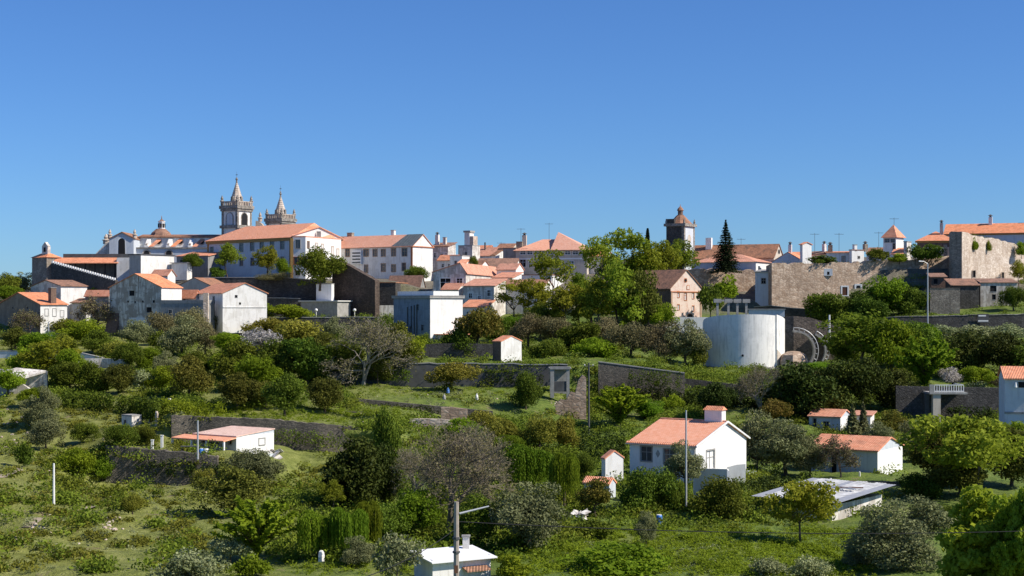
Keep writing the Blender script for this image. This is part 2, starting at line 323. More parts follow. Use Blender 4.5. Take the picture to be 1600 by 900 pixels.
def house(name, label, cat, F, a, L, Rr, yb, yt, wall, roof=None, rk='flat', rise=0, ov=.35, fr=(), ri=(), trim=None, group=None,
          rf=.5, skirt=2.5, fdepth=.16, th=.16, wallparent=None, cornice=None, parapet=None, door=None):
    """F=(px, distance) the nearest corner; the front runs left from it to column L, the right side back to column Rr (or ('d', metres));
    a = turn in degrees; yb, yt rows of base and eaves at F; rise in metres; fr, ri windows (px, row, w px, h px, style)"""
    h = House(); fx, Y = F; ca, sa = math.cos(R(a)), math.sin(R(a)); X = (fx - 800) / FX * Y
    def s_front(px): k = (px - 800) / FX; return (X - k * Y) / (ca + k * sa)
    def s_right(px): k = (px - 800) / FX; return (k * Y - X) / (sa - k * ca)
    wl = L[1] if isinstance(L, tuple) else s_front(L); d = Rr[1] if isinstance(Rr, tuple) else s_right(Rr)
    z0 = (YH - yb) / FX * Y; H = (yb - yt) / FX * Y
    t = thing(name, label, cat, (X, Y, z0), -R(a), group); h.root = t; h.wl, h.d, h.H, h.z0, h.Y = wl, d, H, z0, Y
    def rect(win, side):
        px, py, ww, hh = win[:4]
        if side == 0: u = -s_front(px); Yp = Y + s_front(px) * sa; k = Yp / FX / max(.35, ca); hw = ww * k / 2
        else: u = s_right(px); Yp = Y + u * ca; k = Yp / FX / max(.3, sa); hw = ww * k / 2
        zc = (YH - py) / FX * Yp - z0; hz = hh * Yp / FX / 2
        return (u - hw, u + hw, zc - hz, zc + hz)
    puts = [lambda u, z, q: (u, q, z), lambda u, z, q: (-q, u, z)]
    mb = MB(); wins = []
    for side, lst in ((0, fr), (1, ri)):
        hs = []
        for wn in lst:
            r = rect(wn, side); st = wn[4] if len(wn) > 4 else 'd'
            lim = (-wl, 0) if side == 0 else (0, d)
            if r[0] < lim[0] + .1 or r[1] > lim[1] - .1 or r[3] > H - .05 : 
                r = (max(r[0], lim[0] + .15), min(r[1], lim[1] - .15), r[2], min(r[3], H + rise * .8 if rk in ('gx', 'gy') else H - .1))
                if r[1] - r[0] < .15: continue
            rec = st in ('d', 's', 'n', 'p') and r[3] < H - .02
            wins.append((side, r, st, rec, wn[5] if len(wn) > 5 else None))
            if rec: hs.append(r)
        if side == 0: holes_face(mb, -wl, 0, -skirt, H, hs, puts[0], fdepth)
        else: holes_face(mb, 0, d, -skirt, H, hs, puts[1], fdepth)
    mb.quad((0, d, -skirt), (-wl, d, -skirt), (-wl, d, H), (0, d, H)); mb.quad((-wl, d, -skirt), (-wl, 0, -skirt), (-wl, 0, H), (-wl, d, H))
    if rk in ('gx', 'halfx'):
        mb.add([(0, 0, H), (0, d, H), (0, d * rf, H + rise)], [(0, 1, 2)])
        if rk == 'gx': mb.add([(-wl, 0, H), (-wl, d, H), (-wl, d * rf, H + rise)], [(0, 2, 1)])
    if rk in ('gy', 'halfy'):
        mb.add([(-wl, 0, H), (0, 0, H), (-wl * (1 - rf), 0, H + rise)], [(0, 1, 2)])
        if rk == 'gy': mb.add([(-wl, d, H), (0, d, H), (-wl * (1 - rf), d, H + rise)], [(0, 2, 1)])
    if rk == 'shed':      # high at the back
        mb.quad((-wl, d, H), (0, d, H), (0, d, H + rise), (-wl, d, H + rise)); mb.add([(0, 0, H), (0, d, H), (0, d, H + rise)], [(0, 1, 2)]); mb.add([(-wl, 0, H), (-wl, d, H), (-wl, d, H + rise)], [(0, 2, 1)])
    h.wall = obj('wall', mb, wall, t)
    for side, r, st, rec, extra in wins:
        put = puts[side]; u0, u1, c0, c1 = r; m = MB(); g = MB(); tw = .13 if (u1 - u0) < 2 else .18
        def bx(b, a0, a1, e0, e1, q0, q1):
            p, q = put(a0, e0, q0), put(a1, e1, q1)
            b.box(min(p[0], q[0]), max(p[0], q[0]), min(p[1], q[1]), max(p[1], q[1]), min(p[2], q[2]), max(p[2], q[2]))
        if st in ('arch', 'round'):
            n = 14; cu = (u0 + u1) / 2; hw = (u1 - u0) / 2
            if st == 'round': ring = [(cu + hw * math.cos(6.2832 * i / 16), (c0 + c1) / 2 + (c1 - c0) / 2 * math.sin(6.2832 * i / 16)) for i in range(16)]
            else:
                sp = c1 - min(hw, (c1 - c0) * .5); ring = [(u1, c0)] + [(cu + hw * math.cos(math.pi * i / n), sp + (c1 - sp) * math.sin(math.pi * i / n)) for i in range(n + 1)] + [(u0, c0)]
            cc = (cu, (c0 + c1) / 2); big = [(cc[0] + (p - cc[0]) * 1.0 + (tw if p > cc[0] else -tw), cc[1] + (q - cc[1]) + (tw if q > cc[1] else -tw)) for p, q in ring]
            m.slab([put(p, q, -.06) for p, q in big], Vector(put(0, 0, .0)) - Vector(put(0, 0, -.058)))
            g.slab([put(p, q, -.09) for p, q in ring], Vector(put(0, 0, .0)) - Vector(put(0, 0, -.05)))
            wo = obj('window', m, trim or gsur, t); obj('pane', g, dark if extra != 'wall' else wall, wo)
        else:
            q = -.05
            if st != 'n':
                bx(m, u0 - tw, u0, c0 - tw, c1 + tw, q, .02); bx(m, u1, u1 + tw, c0 - tw, c1 + tw, q, .02)
                bx(m, u0, u1, c1, c1 + tw, q, .02); bx(m, u0, u1, c0 - tw, c0, q - .04, .02)
            else: bx(m, u0, u1, c0 - .06, c0, -.05, .1)
            if st in ('d', 's') and (u1 - u0) > .55:
                uc = (u0 + u1) / 2; zc = c0 + (c1 - c0) * .62; fb = .035
                bx(m, uc - fb, uc + fb, c0, c1, .08, .12); bx(m, u0, uc - fb, zc - fb, zc + fb, .08, .12); bx(m, uc + fb, u1, zc - fb, zc + fb, .08, .12)
            bx(g, u0 + .004, u1 - .004, c0 + .004, c1 - .004, .13 if rec else -.02, .155 if rec else -.01)
            wo = obj('door' if st == 'p' else 'window', m, trim or gsur, t); obj('pane' if st != 'p' else 'door_leaf', g, glass if st == 'd' else ((extra and MATS.get(extra)) or dark if st in ('p', 's', 'n') else dark), wo)
    # roof
    h.roof = None; e = ov
    if roof is None: roof = conc
    if rk == 'flat':
        if parapet:
            pm = MB(); ph = parapet; w_ = .25
            pm.box(-wl - .05, .05, -.05, w_, H + .002, H + ph); pm.box(-wl - .05, .05, d - w_, d + .05, H + .002, H + ph); pm.box(-wl - .05, -wl + w_, w_, d - w_, H + .002, H + ph); pm.box(.05 - w_, .05, w_, d - w_, H + .002, H + ph)
            obj('parapet', pm, wall, t); e = -.26
        h.roof = obj('roof', MB().box(-wl - e, e, -e, d + e, H + .004, H + .2), roof, t)
    else:
        rm = MB(); up = .02
        if rk == 'gx':
            yr = d * rf; zr = H + rise; s1 = rise / yr * e if yr else 0; s2 = rise / (d - yr) * e
            rm.slab([(-wl - e * .6, -e, H - s1 + up + th), (e * .6, -e, H - s1 + up + th), (e * .6, yr, zr + up + th), (-wl - e * .6, yr, zr + up + th)], (0, 0, -th))
            rm.slab([(-wl - e * .6, yr, zr + up + th), (e * .6, yr, zr + up + th), (e * .6, d + e, H - s2 + up + th), (-wl - e * .6, d + e, H - s2 + up + th)], (0, 0, -th))
        elif rk == 'gy':
            xr = -wl * (1 - rf); zr = H + rise; s1 = rise / (xr + wl) * e; s2 = rise / (-xr) * e
            rm.slab([(-wl - e, -e * .6, H - s1 + up + th), (xr, -e * .6, zr + up + th), (xr, d + e * .6, zr + up + th), (-wl - e, d + e * .6, H - s1 + up + th)], (0, 0, -th))
            rm.slab([(xr, -e * .6, zr + up + th), (e, -e * .6, H - s2 + up + th), (e, d + e * .6, H - s2 + up + th), (xr, d + e * .6, zr + up + th)], (0, 0, -th))
        elif rk == 'shed':
            s1 = rise / d * e
            rm.slab([(-wl - e, -e, H - s1 + up + th), (e, -e, H - s1 + up + th), (e, d + e, H + rise + s1 + up + th), (-wl - e, d + e, H + rise + s1 + up + th)], (0, 0, -th))
        elif rk in ('hip', 'hipl', 'pyr'):
            zr = H + rise; z1 = H + up; A, B, C_, D = (-wl - e, -e, z1), (e, -e, z1), (e, d + e, z1), (-wl - e, d + e, z1)
            if rk == 'pyr': r0 = r1 = (-wl / 2, d / 2, zr)
            elif wl >= d: r0, r1 = (-wl + d / 2, d / 2, zr), (-d / 2, d / 2, zr)
            else: r0, r1 = (-wl / 2, wl / 2, zr), (-wl / 2, d - wl / 2, zr)
            if rk == 'hipl': r1 = (e * .6, d / 2, zr); mb2 = MB().add([(0, 0, H), (0, d, H), (0, d / 2, zr)], [(0, 1, 2)]); obj('gable', mb2, wall, t)
            vs = [A, B, C_, D, r0, r1]
            if rk == 'pyr': rm.add(vs[:5], [(0, 1, 4), (1, 2, 4), (2, 3, 4), (3, 0, 4), (3, 2, 1, 0)])
            elif wl >= d or rk == 'hipl': rm.add(vs, [(0, 1, 5, 4), (2, 3, 4, 5), (3, 0, 4), (1, 2, 5), (3, 2, 1, 0)])
            else: rm.add(vs, [(0, 1, 4), (1, 2, 5, 4), (2, 3, 5), (3, 0, 4, 5), (3, 2, 1, 0)])
        h.roof = obj('roof', rm, roof, t)
    if cornice:
        cm, chh, cp = cornice; cb = MB()
        zt = H - .02; cb.box(-wl - cp, cp, -cp, -.003, zt - chh, zt); cb.box(.003, cp, -.003, d + cp, zt - chh, zt)
        obj('cornice', cb, cm, t)
    h.s_front, h.s_right = s_front, s_right
    return h
def pilaster(h, u, wd, mat, side=0, name='pilaster'):
    m = MB()
    if side == 0: m.box(u - wd / 2, u + wd / 2, -.08, -.003, -1, h.H - .05)
    else: m.box(.003, .08, u - wd / 2, u + wd / 2, -1, h.H - .05)
    return obj(name, m, mat, h.root)
def chimney(h, x, y, top, wx, wy, wall, cap=None, pots=0, base=None):
    """chimney on the roof of a house; top in metres over its base"""
    z = (h.H - .3) if base is None else base
    m = MB().box(x - wx / 2, x + wx / 2, y - wy / 2, y + wy / 2, z, top)
    c = obj('chimney', m, wall, h.roof); k = MB()
    if cap == 'tile':
        e = .15; k.add([(x - wx / 2 - e, y - wy / 2 - e, top + .004), (x + wx / 2 + e, y - wy / 2 - e, top + .004), (x + wx / 2 + e, y + wy / 2 + e, top + .004), (x - wx / 2 - e, y + wy / 2 + e, top + .004), (x - wx / 2, y, top + .45), (x + wx / 2, y, top + .45)], [(3, 2, 1, 0), (0, 1, 5, 4), (2, 3, 4, 5), (3, 0, 4), (1, 2, 5)])
        c2 = obj('chimney_cap', k, tX, h.roof)
    elif cap == 'pot':
        k.lathe([(min(wx, wy) * .35, top), (min(wx, wy) * .3, top + .35), (min(wx, wy) * .75, top + .38), (.05, top + .75)], 8, (x, y)); obj('chimney_cap', k, dconc, h.roof)
    else:
        k.box(x - wx / 2 - .08, x + wx / 2 + .08, y - wy / 2 - .08, y + wy / 2 + .08, top + .003, top + .12); obj('chimney_cap', k, gsur, h.roof)
    return c
def wall_strip(name, label, pts, thick, mat, cap=None, group=None, down=1.5, cat='wall'):
    """pts: (px, distance, row of top, row of foot); a real thick wall along the slope"""
    V = []
    for x, Y, yt, yb in pts:
        X = (x - 800) / FX * Y; zt = (YH - yt) / FX * Y; zb = (YH - yb) / FX * Y - down; V.append((X, Y, zt, zb))
    m = MB(); m.v = []
    n = len(V)
    for i, (X, Y, zt, zb) in enumerate(V):
        j0, j1 = max(0, i - 1), min(n - 1, i + 1); d = Vector((V[j1][0] - V[j0][0], V[j1][1] - V[j0][1])).normalized(); nx, ny = d.y, -d.x
        f, bk = 0, thick
        m.v += [(X + nx * f, Y + ny * f, zb), (X + nx * f, Y + ny * f, zt), (X - nx * bk, Y - ny * bk, zt), (X - nx * bk, Y - ny * bk, zb)]
    for i in range(n - 1):
        a = 4 * i; b = a + 4
        m.f += [(a, b, b + 1, a + 1), (a + 1, b + 1, b + 2, a + 2), (a + 2, b + 2, b + 3, a + 3)]
    m.f += [(0, 1, 2, 3), (4 * n - 1, 4 * n - 2, 4 * n - 3, 4 * n - 4)]
    c0 = Vector((V[0][0], V[0][1], V[0][3])); m.v = [tuple(Vector(p) - c0) for p in m.v]
    if cap is None:
        o = obj(name, m, mat); o.location = c0; tag(o, label, cat, group); return o
    t = thing(name, label, cat, c0, 0, group); obj('wall_face', m, mat, t); k = MB()
    for i, (X, Y, zt, zb) in enumerate(V):
        j0, j1 = max(0, i - 1), min(n - 1, i + 1); d = Vector((V[j1][0] - V[j0][0], V[j1][1] - V[j0][1])).normalized(); nx, ny = d.y, -d.x
        for f, z in ((.08, zt + .003), (.08, zt + .16), (-thick - .05, zt + .16), (-thick - .05, zt + .003)):
            k.v.append((X + nx * f - c0.x, Y + ny * f - c0.y, z - c0.z))
    for i in range(n - 1):
        a = 4 * i; b = a + 4; k.f += [(a, b, b + 1, a + 1), (a + 1, b + 1, b + 2, a + 2), (a + 2, b + 2, b + 3, a + 3), (a + 3, b + 3, b, a)]
    k.f += [(0, 1, 2, 3), (4 * n - 1, 4 * n - 2, 4 * n - 3, 4 * n - 4)]
    obj('coping', k, cap, t); return t
def follow(x0, x1, lo, hi, step=12, lift=.25):
    """points of a retaining wall between two terrain rows"""
    out = []
    for x in np.arange(x0, x1 + .1, step):
        Y0 = np.interp(x, CA[lo][:, 0], CA[lo][:, 1]); y1 = np.interp(x, CA[hi][:, 0], CA[hi][:, 2]); y0 = np.interp(x, CA[lo][:, 0], CA[lo][:, 2])
        out.append((x, Y0 - .35, y1 - (lift + rnd.uniform(-.09, .12)) * FX / Y0, y0))
    return out
# ================================================================= retaining walls on the slope
wall_strip('retaining_wall', 'dark stone wall holding the platform of the small white hut', follow(165, 345, 4, 5, step=7), .9, schist)
wall_strip('retaining_wall', 'tall stone terrace wall behind the small white hut with salmon roof', follow(268, 600, 6, 7, step=7), .9, schist)
wall_strip('retaining_wall', 'low dry stone wall along the grass terrace under the orange trees', [(x, 217.5, 636 + (x - 300) * .028, 648 + (x - 300) * .025) for x in range(300, 610, 14)], .5, schist)
wall_strip('retaining_wall', 'long grey concrete wall below the gabled stone shed', follow(515, 890, 11, 12, lift=.5), .5, dconc, conc)
wall_strip('retaining_wall', 'dark roadside wall below the town between white barn and flat-roofed house', follow(410, 622, 14, 15, lift=.4), .6, darkst, conc)
wall_strip('retaining_wall', 'dark curving road wall under the ruined rampart at the right edge', follow(1385, 1760, 14, 15, lift=.3), .6, darkst, gran)
wall_strip('retaining_wall', 'dark ivy-topped garden wall above the pole in the middle', [(x, 255, 566 + (x - 935) * .13, 640) for x in range(935, 1071, 15)], .6, schist, conc)
wall_strip('retaining_wall', 'dark stone wall with ragged top below the water tank', [(1040 + i * 14, 262, 588 + i * 1.6, 640) for i in range(11)], .6, darkst)
wall_strip('retaining_wall', 'mossy dry stone wall under the vegetable plots', [(560 + i * 14, 228, 623 + i * 1.3, 642 + i * .5) for i in range(16)], .6, schist)
wall_strip('garden_wall', 'pale dry stone wall end beside the blue barrel', [(640, 215, 655, 676), (655, 215, 654, 676), (690, 215, 655, 677), (706, 215, 657, 678)], .7, palest)
wall_strip('garden_wall', 'small warm stone wall just above the pale dry stone one', [(689, 224, 637, 654), (705, 224, 636, 654), (730, 224, 640, 654)], .7, warm)
wall_strip('garden_wall', 'collapsed rubble wall beside the concrete stall frame', [(868, 240, 632, 640), (876, 240, 624, 640), (884, 240, 626, 640), (892, 240, 612, 640), (899, 240, 614, 640), (904, 240, 594, 640), (910, 240, 586, 640), (916, 240, 590, 640)], 1.2, warm)
wall_strip('garden_wall', 'low brown stone wall behind the metal-roofed shed', [(1300, 180, 751, 764), (1340, 180, 752, 765), (1400, 180, 753, 766), (1450, 180, 755, 767)], .5, brick)
# great retaining wall of the school terrace
wall_strip('rampart', 'dark stained retaining wall carrying the long white school', [(318, 363, 434, 495), (380, 362, 434, 495), (440, 361, 434, 495), (480, 361, 437, 495), (500, 361.5, 442, 495), (525, 362, 445, 495)], 1.5, darkst, conc)
wall_strip('rampart', 'grey lower wall with grassy top beside the white barn gable', [(415, 356, 466, 497), (440, 356, 466, 497), (468, 356, 467, 497)], 2.5, darkst, conc)
wall_strip('rampart', 'dark blank wall behind the two roadside lamps', [(468, 357, 477, 497), (500, 357, 477, 497), (540, 357, 477, 497), (582, 357, 478, 497)], 1.2, dconc, conc)
wall_strip('rampart', 'stained bluish wall between blank wall and flat-roofed house', [(579, 355.5, 478, 498), (595, 355.5, 477, 498), (618, 355.5, 477, 498)], .8, dirty)
# town rampart on the right
def rampart(name, label, pts, mat, th=2.0, jag=.6, rz=5):
    out = []; r = random.Random(rz); 
    for (x0, Y0, a0, b0), (x1, Y1, a1, b1) in zip(pts[:-1], pts[1:]):
        k = max(1, int(abs(x1 - x0) / 5))
        for i in range(k): t = i / k; out.append((x0 + (x1 - x0) * t, Y0 + (Y1 - Y0) * t, a0 + (a1 - a0) * t - r.uniform(0, jag * 6), b0 + (b1 - b0) * t))
    out.append(pts[-1]); return wall_strip(name, label, out, th, mat, cat='rampart')
rw = rampart('rampart', 'long brown town rampart with a white-framed doorway and arched window', [(1197, 364, 418, 492), (1206, 359, 414, 492), (1290, 362.4, 413, 492), (1350, 364.9, 411, 492), (1420, 367.7, 407, 492), (1500, 371, 401, 470)], warm)
rampart('rampart', 'dimmer rampart stretch behind the pink church gable', [(1075, 370, 424, 470), (1110, 371.5, 422, 470), (1150, 373, 423, 475), (1180, 374, 424, 480)], warm)
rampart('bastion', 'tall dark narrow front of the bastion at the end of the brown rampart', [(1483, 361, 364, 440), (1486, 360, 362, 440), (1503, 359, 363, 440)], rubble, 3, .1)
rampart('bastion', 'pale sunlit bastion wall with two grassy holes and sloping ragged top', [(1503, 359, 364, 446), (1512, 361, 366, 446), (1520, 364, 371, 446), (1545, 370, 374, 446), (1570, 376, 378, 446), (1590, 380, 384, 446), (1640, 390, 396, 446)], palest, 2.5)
def opening(label, x, y, wpx, hpx, Y, sur, arch=False, leaf=dark, name='window_frame', tw=.35):
    s = S(Y); p = P(x, y, Y); t = thing(name, label, 'window' if 'window' in label else 'doorway', p); a, b = wpx * s / 2, hpx * s / 2
    m = MB(); m.box(-a - tw, -a, -.12, .3, -b, b + tw); m.box(a, a + tw, -.12, .3, -b, b + tw); m.box(-a, a, -.12, .3, b, b + tw)
    m.box(-a - tw, a + tw, -.16, .3, -b - .2, -b)
    obj('surround', m, sur, t)
    if arch:
        n = 10; ring = [(a, -b)] + [(a * math.cos(math.pi * i / n), b - a + a * math.sin(math.pi * i / n)) for i in range(n + 1)] + [(-a, -b)]
        obj('pane', MB().slab([(p_, -.06, q) for p_, q in ring], (0, .2, 0)), leaf, t)
        sp = MB(); sp.box(-a, a, -.04, .2, -b, b); obj('arch_plaster', sp, sur, t)
    else: obj('pane', MB().box(-a, a, -.04, .25, -b, b), leaf, t)
    return t
opening('white-framed rusty doorway low in the brown rampart', 1320, 455, 8, 13, 363.4, wtrim, leaf=plain('rusty_brown_door', (.12, .05, .03)), name='rampart_doorway')
opening('white-framed arched window beside the rusty doorway', 1341, 454, 7, 16, 364.2, wtrim, True, name='rampart_window')
opening('small pale window patch high in the brown rampart', 1294, 427, 4, 5, 362.4, bluew, name='rampart_window', tw=.7)
opening('dark slot window low on the pale bastion', 1522, 428, 4, 10, 363.2, palest, name='bastion_window', tw=.1)
opening('small dark hole on the right of the pale bastion', 1567, 430, 2.5, 8, 374, palest, name='bastion_window', tw=.1)
# ================================================================= left end of the town
h = house('stone_house', 'brown gabled stone house at the left edge with white side wall', 'house', (63, 330), 50, -4, 105, 530, 476, brownr, tY, 'gy', 2.6,
          ri=[(73, 488, 4, 10), (85, 488, 4, 11), (97, 490, 4, 9)], fr=[(20, 481, 3, 3, 'n'), (43, 481, 3, 3, 'n'), (14, 506, 3, 4, 'n')])
mb = MB().box(.004, .012, .02, h.d - .02, -.5, h.H - .03); obj('side_render', mb, white, h.root)
chimney(h, -1.2, 3.2, h.H + 3.6, 1.5, 1.2, brick, None)
h = house('long_house', 'pale two-tone house stepping down behind the brown stone one', 'house', (95, 352), 48, 48, 136, 494, 447, dirty, oY, 'gy', 1.4,
          ri=[(106, 473, 2, 3, 'n'), (114, 473, 3, 3, 'n')])
obj('side_render', MB().box(.004, .012, .02, h.d - .02, -.5, h.H - .03), white, h.root)
house('lean_to', 'low white stepped annex at the end of the two-tone house', 'annex', (134, 350), 30, 112, 146, 492, 473, white, oX, 'shed', .8)
house('low_house', 'low house with orange roof tucked under the dark sloping wall', 'house', (170, 350), 20, 133, 176, 486, 461, greyw, tX, 'gx', 1.0)
# monastery block with gallery
h = house('bell_block', 'dark stone corner block with orange roof and tiny bell gable', 'building', (73, 392), 40, 50, 94, 450, 402, rubble, tX, 'hip', 1.3)
g = MB(); g.box(-4, -1.4, 1.2, 2, h.H + .6, h.H + 2.9); g.add([(-4.1, 1.2, h.H + 2.9), (-1.3, 1.2, h.H + 2.9), (-2.7, 1.2, h.H + 4), (-4.1, 2, h.H + 2.9), (-1.3, 2, h.H + 2.9), (-2.7, 2, h.H + 4)], [(0, 1, 2), (5, 4, 3), (0, 2, 5, 3), (1, 4, 5, 2)])
bg_ = obj('bell_gable', g, dirty, h.root); obj('bell_opening', MB().box(-3.1, -2.3, 1.1, 1.19, h.H + 1.5, h.H + 2.6), dark, bg_)
t = thing('gallery_wing', 'long gallery wing with thin orange roof over a shaded loggia', 'building', P(83, 432, 392))
k = S(392); m = MB(); Lx = 100 * k
m.box(0, Lx + 3, 6, 6.6, -3, 4.9); m.box(Lx, Lx + 3, 0, 6, -3, 4.9)
obj('wall', m, greyw, t)
m = MB(); m.slab([(0, -1, 3.5), (Lx + .4, -1, 3.5), (Lx + .4, 3.5, 4.95), (0, 3.5, 4.95)], (0, 0, -.2)); obj('roof', m, tX, t)
obj('roof_band', MB().box(1.5, Lx + 6, 3.6, 6.8, 4.95, 5.9), dconc, t)
for i in range(7): obj('post', MB().box(.5 + i * Lx / 6.5, .8 + i * Lx / 6.5, 0, .3, -3, 3.5), dwood, t)
obj('end_wall', MB().box(Lx - .01, Lx + 3.2, -.4, -.01, -3, 4.7), white, t)
h = house('plain_block', 'flat brown corner block with long white side below the church', 'building', (220, 384), 38, 202, 272, 436, 398, beige, dconc, 'flat', ov=.25)
obj('side_render', MB().box(.004, .02, .02, h.d - .02, -1, h.H - .03), white, h.root)
# crenellated sloping wall
pts = []; 
for i in range(27):
    x = 80 + i * 100 / 26; pts.append((x, 384 - i * .7, 410 + i * 28 / 26, 470))
wall_strip('boundary_wall', 'dark sloping wall with pale toothed coping under the long gallery', pts, .8, darkst)
cr = MB()
for i in range(26):
    p = P(82 + i * 3.85, 409.6 + i * 1.07, 383.7 - i * .7); cr.box(p.x - .2, p.x + .2, p.y - .1, p.y + .7, p.z - .3, p.z + .35)
tag(obj('coping_stones', cr, wtrim), 'row of pale teeth along the top of the dark sloping wall', 'coping', kind='stuff')
# ---- old stained building
h = house('old_mill', 'big stained grey building with battered buttress and broken hole', 'building', (252, 330), 24, 171, 284, 530, 449, mill, tY, 'gy', 2.9, ov=.3, skirt=3,
          fr=[(206, 458, 9, 8, 'n'), (200, 471, 3, 3, 'n'), (211, 472, 3, 3, 'n'), (223, 471, 3, 3, 'n'), (240, 471, 4, 4, 'n'), (233, 484, 9, 8, 'n')])
obj('side_render', MB().box(.004, .02, .02, h.d - .02, -1, h.H - .03), white, h.root)
bt = MB(); wl = h.wl
bt.add([(-wl - 1.2, -2.2, -3), (-wl + 2.6, -2.2, -3), (-wl + 2.6, -.02, 5.6), (-wl, -.02, 5.6), (-wl - 1.2, 1.5, -3), (-wl + 2.6, 0, -3), (-wl + .02, .8, 5.6)],
       [(0, 1, 2, 3), (1, 5, 2), (0, 3, 6, 4), (4, 5, 1, 0), (3, 2, 6)])
obj('buttress', bt, brick, h.root); obj('stone_base', MB().slab([(-wl + .02, -.05, 3.3), (-wl * .55, -.05, 2.2), (-wl * .3, -.05, 3.0), (.05, -.05, 2.6), (.05, -.05, -3), (-wl + .02, -.05, -3)], (0, .046, 0)), rubble, h.root)
obj('plaster_band', MB().slab([(-wl * .62, -.06, 4.6), (-.02, -.06, 4.7), (-.02, -.06, 2.9), (-wl * .3, -.06, 3.3), (-wl * .55, -.06, 2.6)], (0, .055, 0)), white, h.root)
house('garden_store', 'low grey cement building right of the big stained one', 'building', (318, 322), 12, 252, ('d', 6), 500, 474, greyw, conc, 'flat', parapet=.7, fr=[(266, 487, 5, 5, 's'), (297, 487, 6, 4, 's')])
tag(obj('gate_post', MB().box(-.5, .5, -.5, .5, -4.5, 3.9), palest), 'tall pale masonry post at the end of the grey cement building', 'pillar').location = P(322, 487, 319)
house('small_house', 'small white house with orange roof between stained building and barn', 'house', (306, 338), 25, 279, 312, 478, 463, white, tX, 'gx', 1.3, fr=[(288, 468, 3, 4, 's')])
h = house('barn', 'bright white barn gable with orange roof beside the shaded lower wall', 'barn', (348, 325), 60, 303, 417, 502, 458, white, tX, 'gx', 2.1, fr=[(321, 467, 4, 10, 'p'), (334, 466, 4, 5, 's')], ri=[(369, 463, 4, 4, 'n'), (375, 474, 3, 3, 'n')])
obj('string_course', MB().box(.003, .12, .1, h.d - .1, 2.9, 3.05), white, h.root)
house('stone_barn', 'pale rubble gable behind the small orange-roofed house', 'barn', (332, 352), 22, 275, ('d', 8), 460, 448, beige, oY, 'gy', 2.0, ov=.15)
house('shaded_house', 'small grey outbuilding with orange roof left of the school end', 'outbuilding', (325, 396), 25, 276, ('d', 7), 418, 400, greyw, tX, 'shed', 1.2, fr=[(284, 411, 6, 10, 's'), (300, 412, 5, 8, 's')])
house('white_cottage', 'small white cottage with flat roof right of the plain block', 'cottage', (292, 388), 30, 268, 300, 422, 411, white, conc, 'flat')
# ================================================================= cathedral
t = thing('cathedral', 'long white cathedral with twin spired towers and tiled crossing dome', 'cathedral', P(280, 410, 425))
k = S(425); c0 = P(280, 410, 425)
def CX(px): return (px - 280) * k
def CZ(py): return (410 - py) * k
m = MB(); m.box(CX(213), CX(352), 4, 14, -2, CZ(369)); obj('nave', m, white, t)
m = MB(); m.box(CX(212), CX(350), 0, 3.99, -2, CZ(388)); obj('aisle', m, bluew, t)
m = MB(); m.slab([(CX(211), 3.5, CZ(368.5)), (CX(352), 3.5, CZ(368.5)), (CX(352), 9, CZ(364)), (CX(211), 9, CZ(364))], (0, 0, -.3)); m.slab([(CX(211), 9, CZ(364)), (CX(352), 9, CZ(364)), (CX(352), 14.5, CZ(368.5)), (CX(211), 14.5, CZ(368.5))], (0, 0, -.3)); obj('roof', m, oX, t)
obj('cornice', MB().box(CX(211), CX(350), -.35, -.01, CZ(388.5), CZ(386.5)), gran, t); obj('cornice', MB().box(CX(213), CX(352), 3.6, 3.99, CZ(370.5), CZ(369)), gran, t)
def disc(cx, cz, r, y, ring, fill, par, n=16):
    a = MB().slab([(cx + r * 1.45 * math.cos(6.2832 * i / n), y, cz + r * 1.45 * math.sin(6.2832 * i / n)) for i in range(n)], (0, .05, 0))
    b = MB().slab([(cx + r * math.cos(6.2832 * i / n), y - .04, cz + r * math.sin(6.2832 * i / n)) for i in range(n)], (0, .035, 0))
    w_ = obj('window', a, ring, par); obj('pane', b, fill, w_)
for px in (243, 277, 311, 332): disc(CX(px), CZ(377), .62, 3.93, spst, dark, t)
for px in (229, 264): disc(CX(px), CZ(396), .8, -.07, spst, dark, t)
for px in (228, 262, 296, 330):   # sloping buttresses with tiled backs
    b = MB(); x0 = CX(px - 3); x1 = CX(px + 3)
    b.add([(x0, .5, CZ(388)), (x1, .5, CZ(388)), (x1, 3.98, CZ(388)), (x0, 3.98, CZ(388)), (x0, 3.98, CZ(371)), (x1, 3.98, CZ(371)), (x0, .5, CZ(384)), (x1, .5, CZ(384))], [(0, 1, 7, 6), (6, 7, 5, 4), (1, 2, 5, 7), (0, 6, 4, 3)])
    bo = obj('buttress', b, white, t)
    if px != 330: obj('buttress_tiles', MB().slab([(x0 + 1.2, .3, CZ(385)), (x1 + 1.3, .3, CZ(385)), (x1 + 2.9, 3.9, CZ(373)), (x0 + 2.7, 3.9, CZ(373))], (0, 0, -.12)), tX, bo)
    b2 = MB().box(x0 + .3, x1 - .3, .6, 1.3, CZ(383.9), CZ(380)); obj('pinnacle', b2, spst, bo)
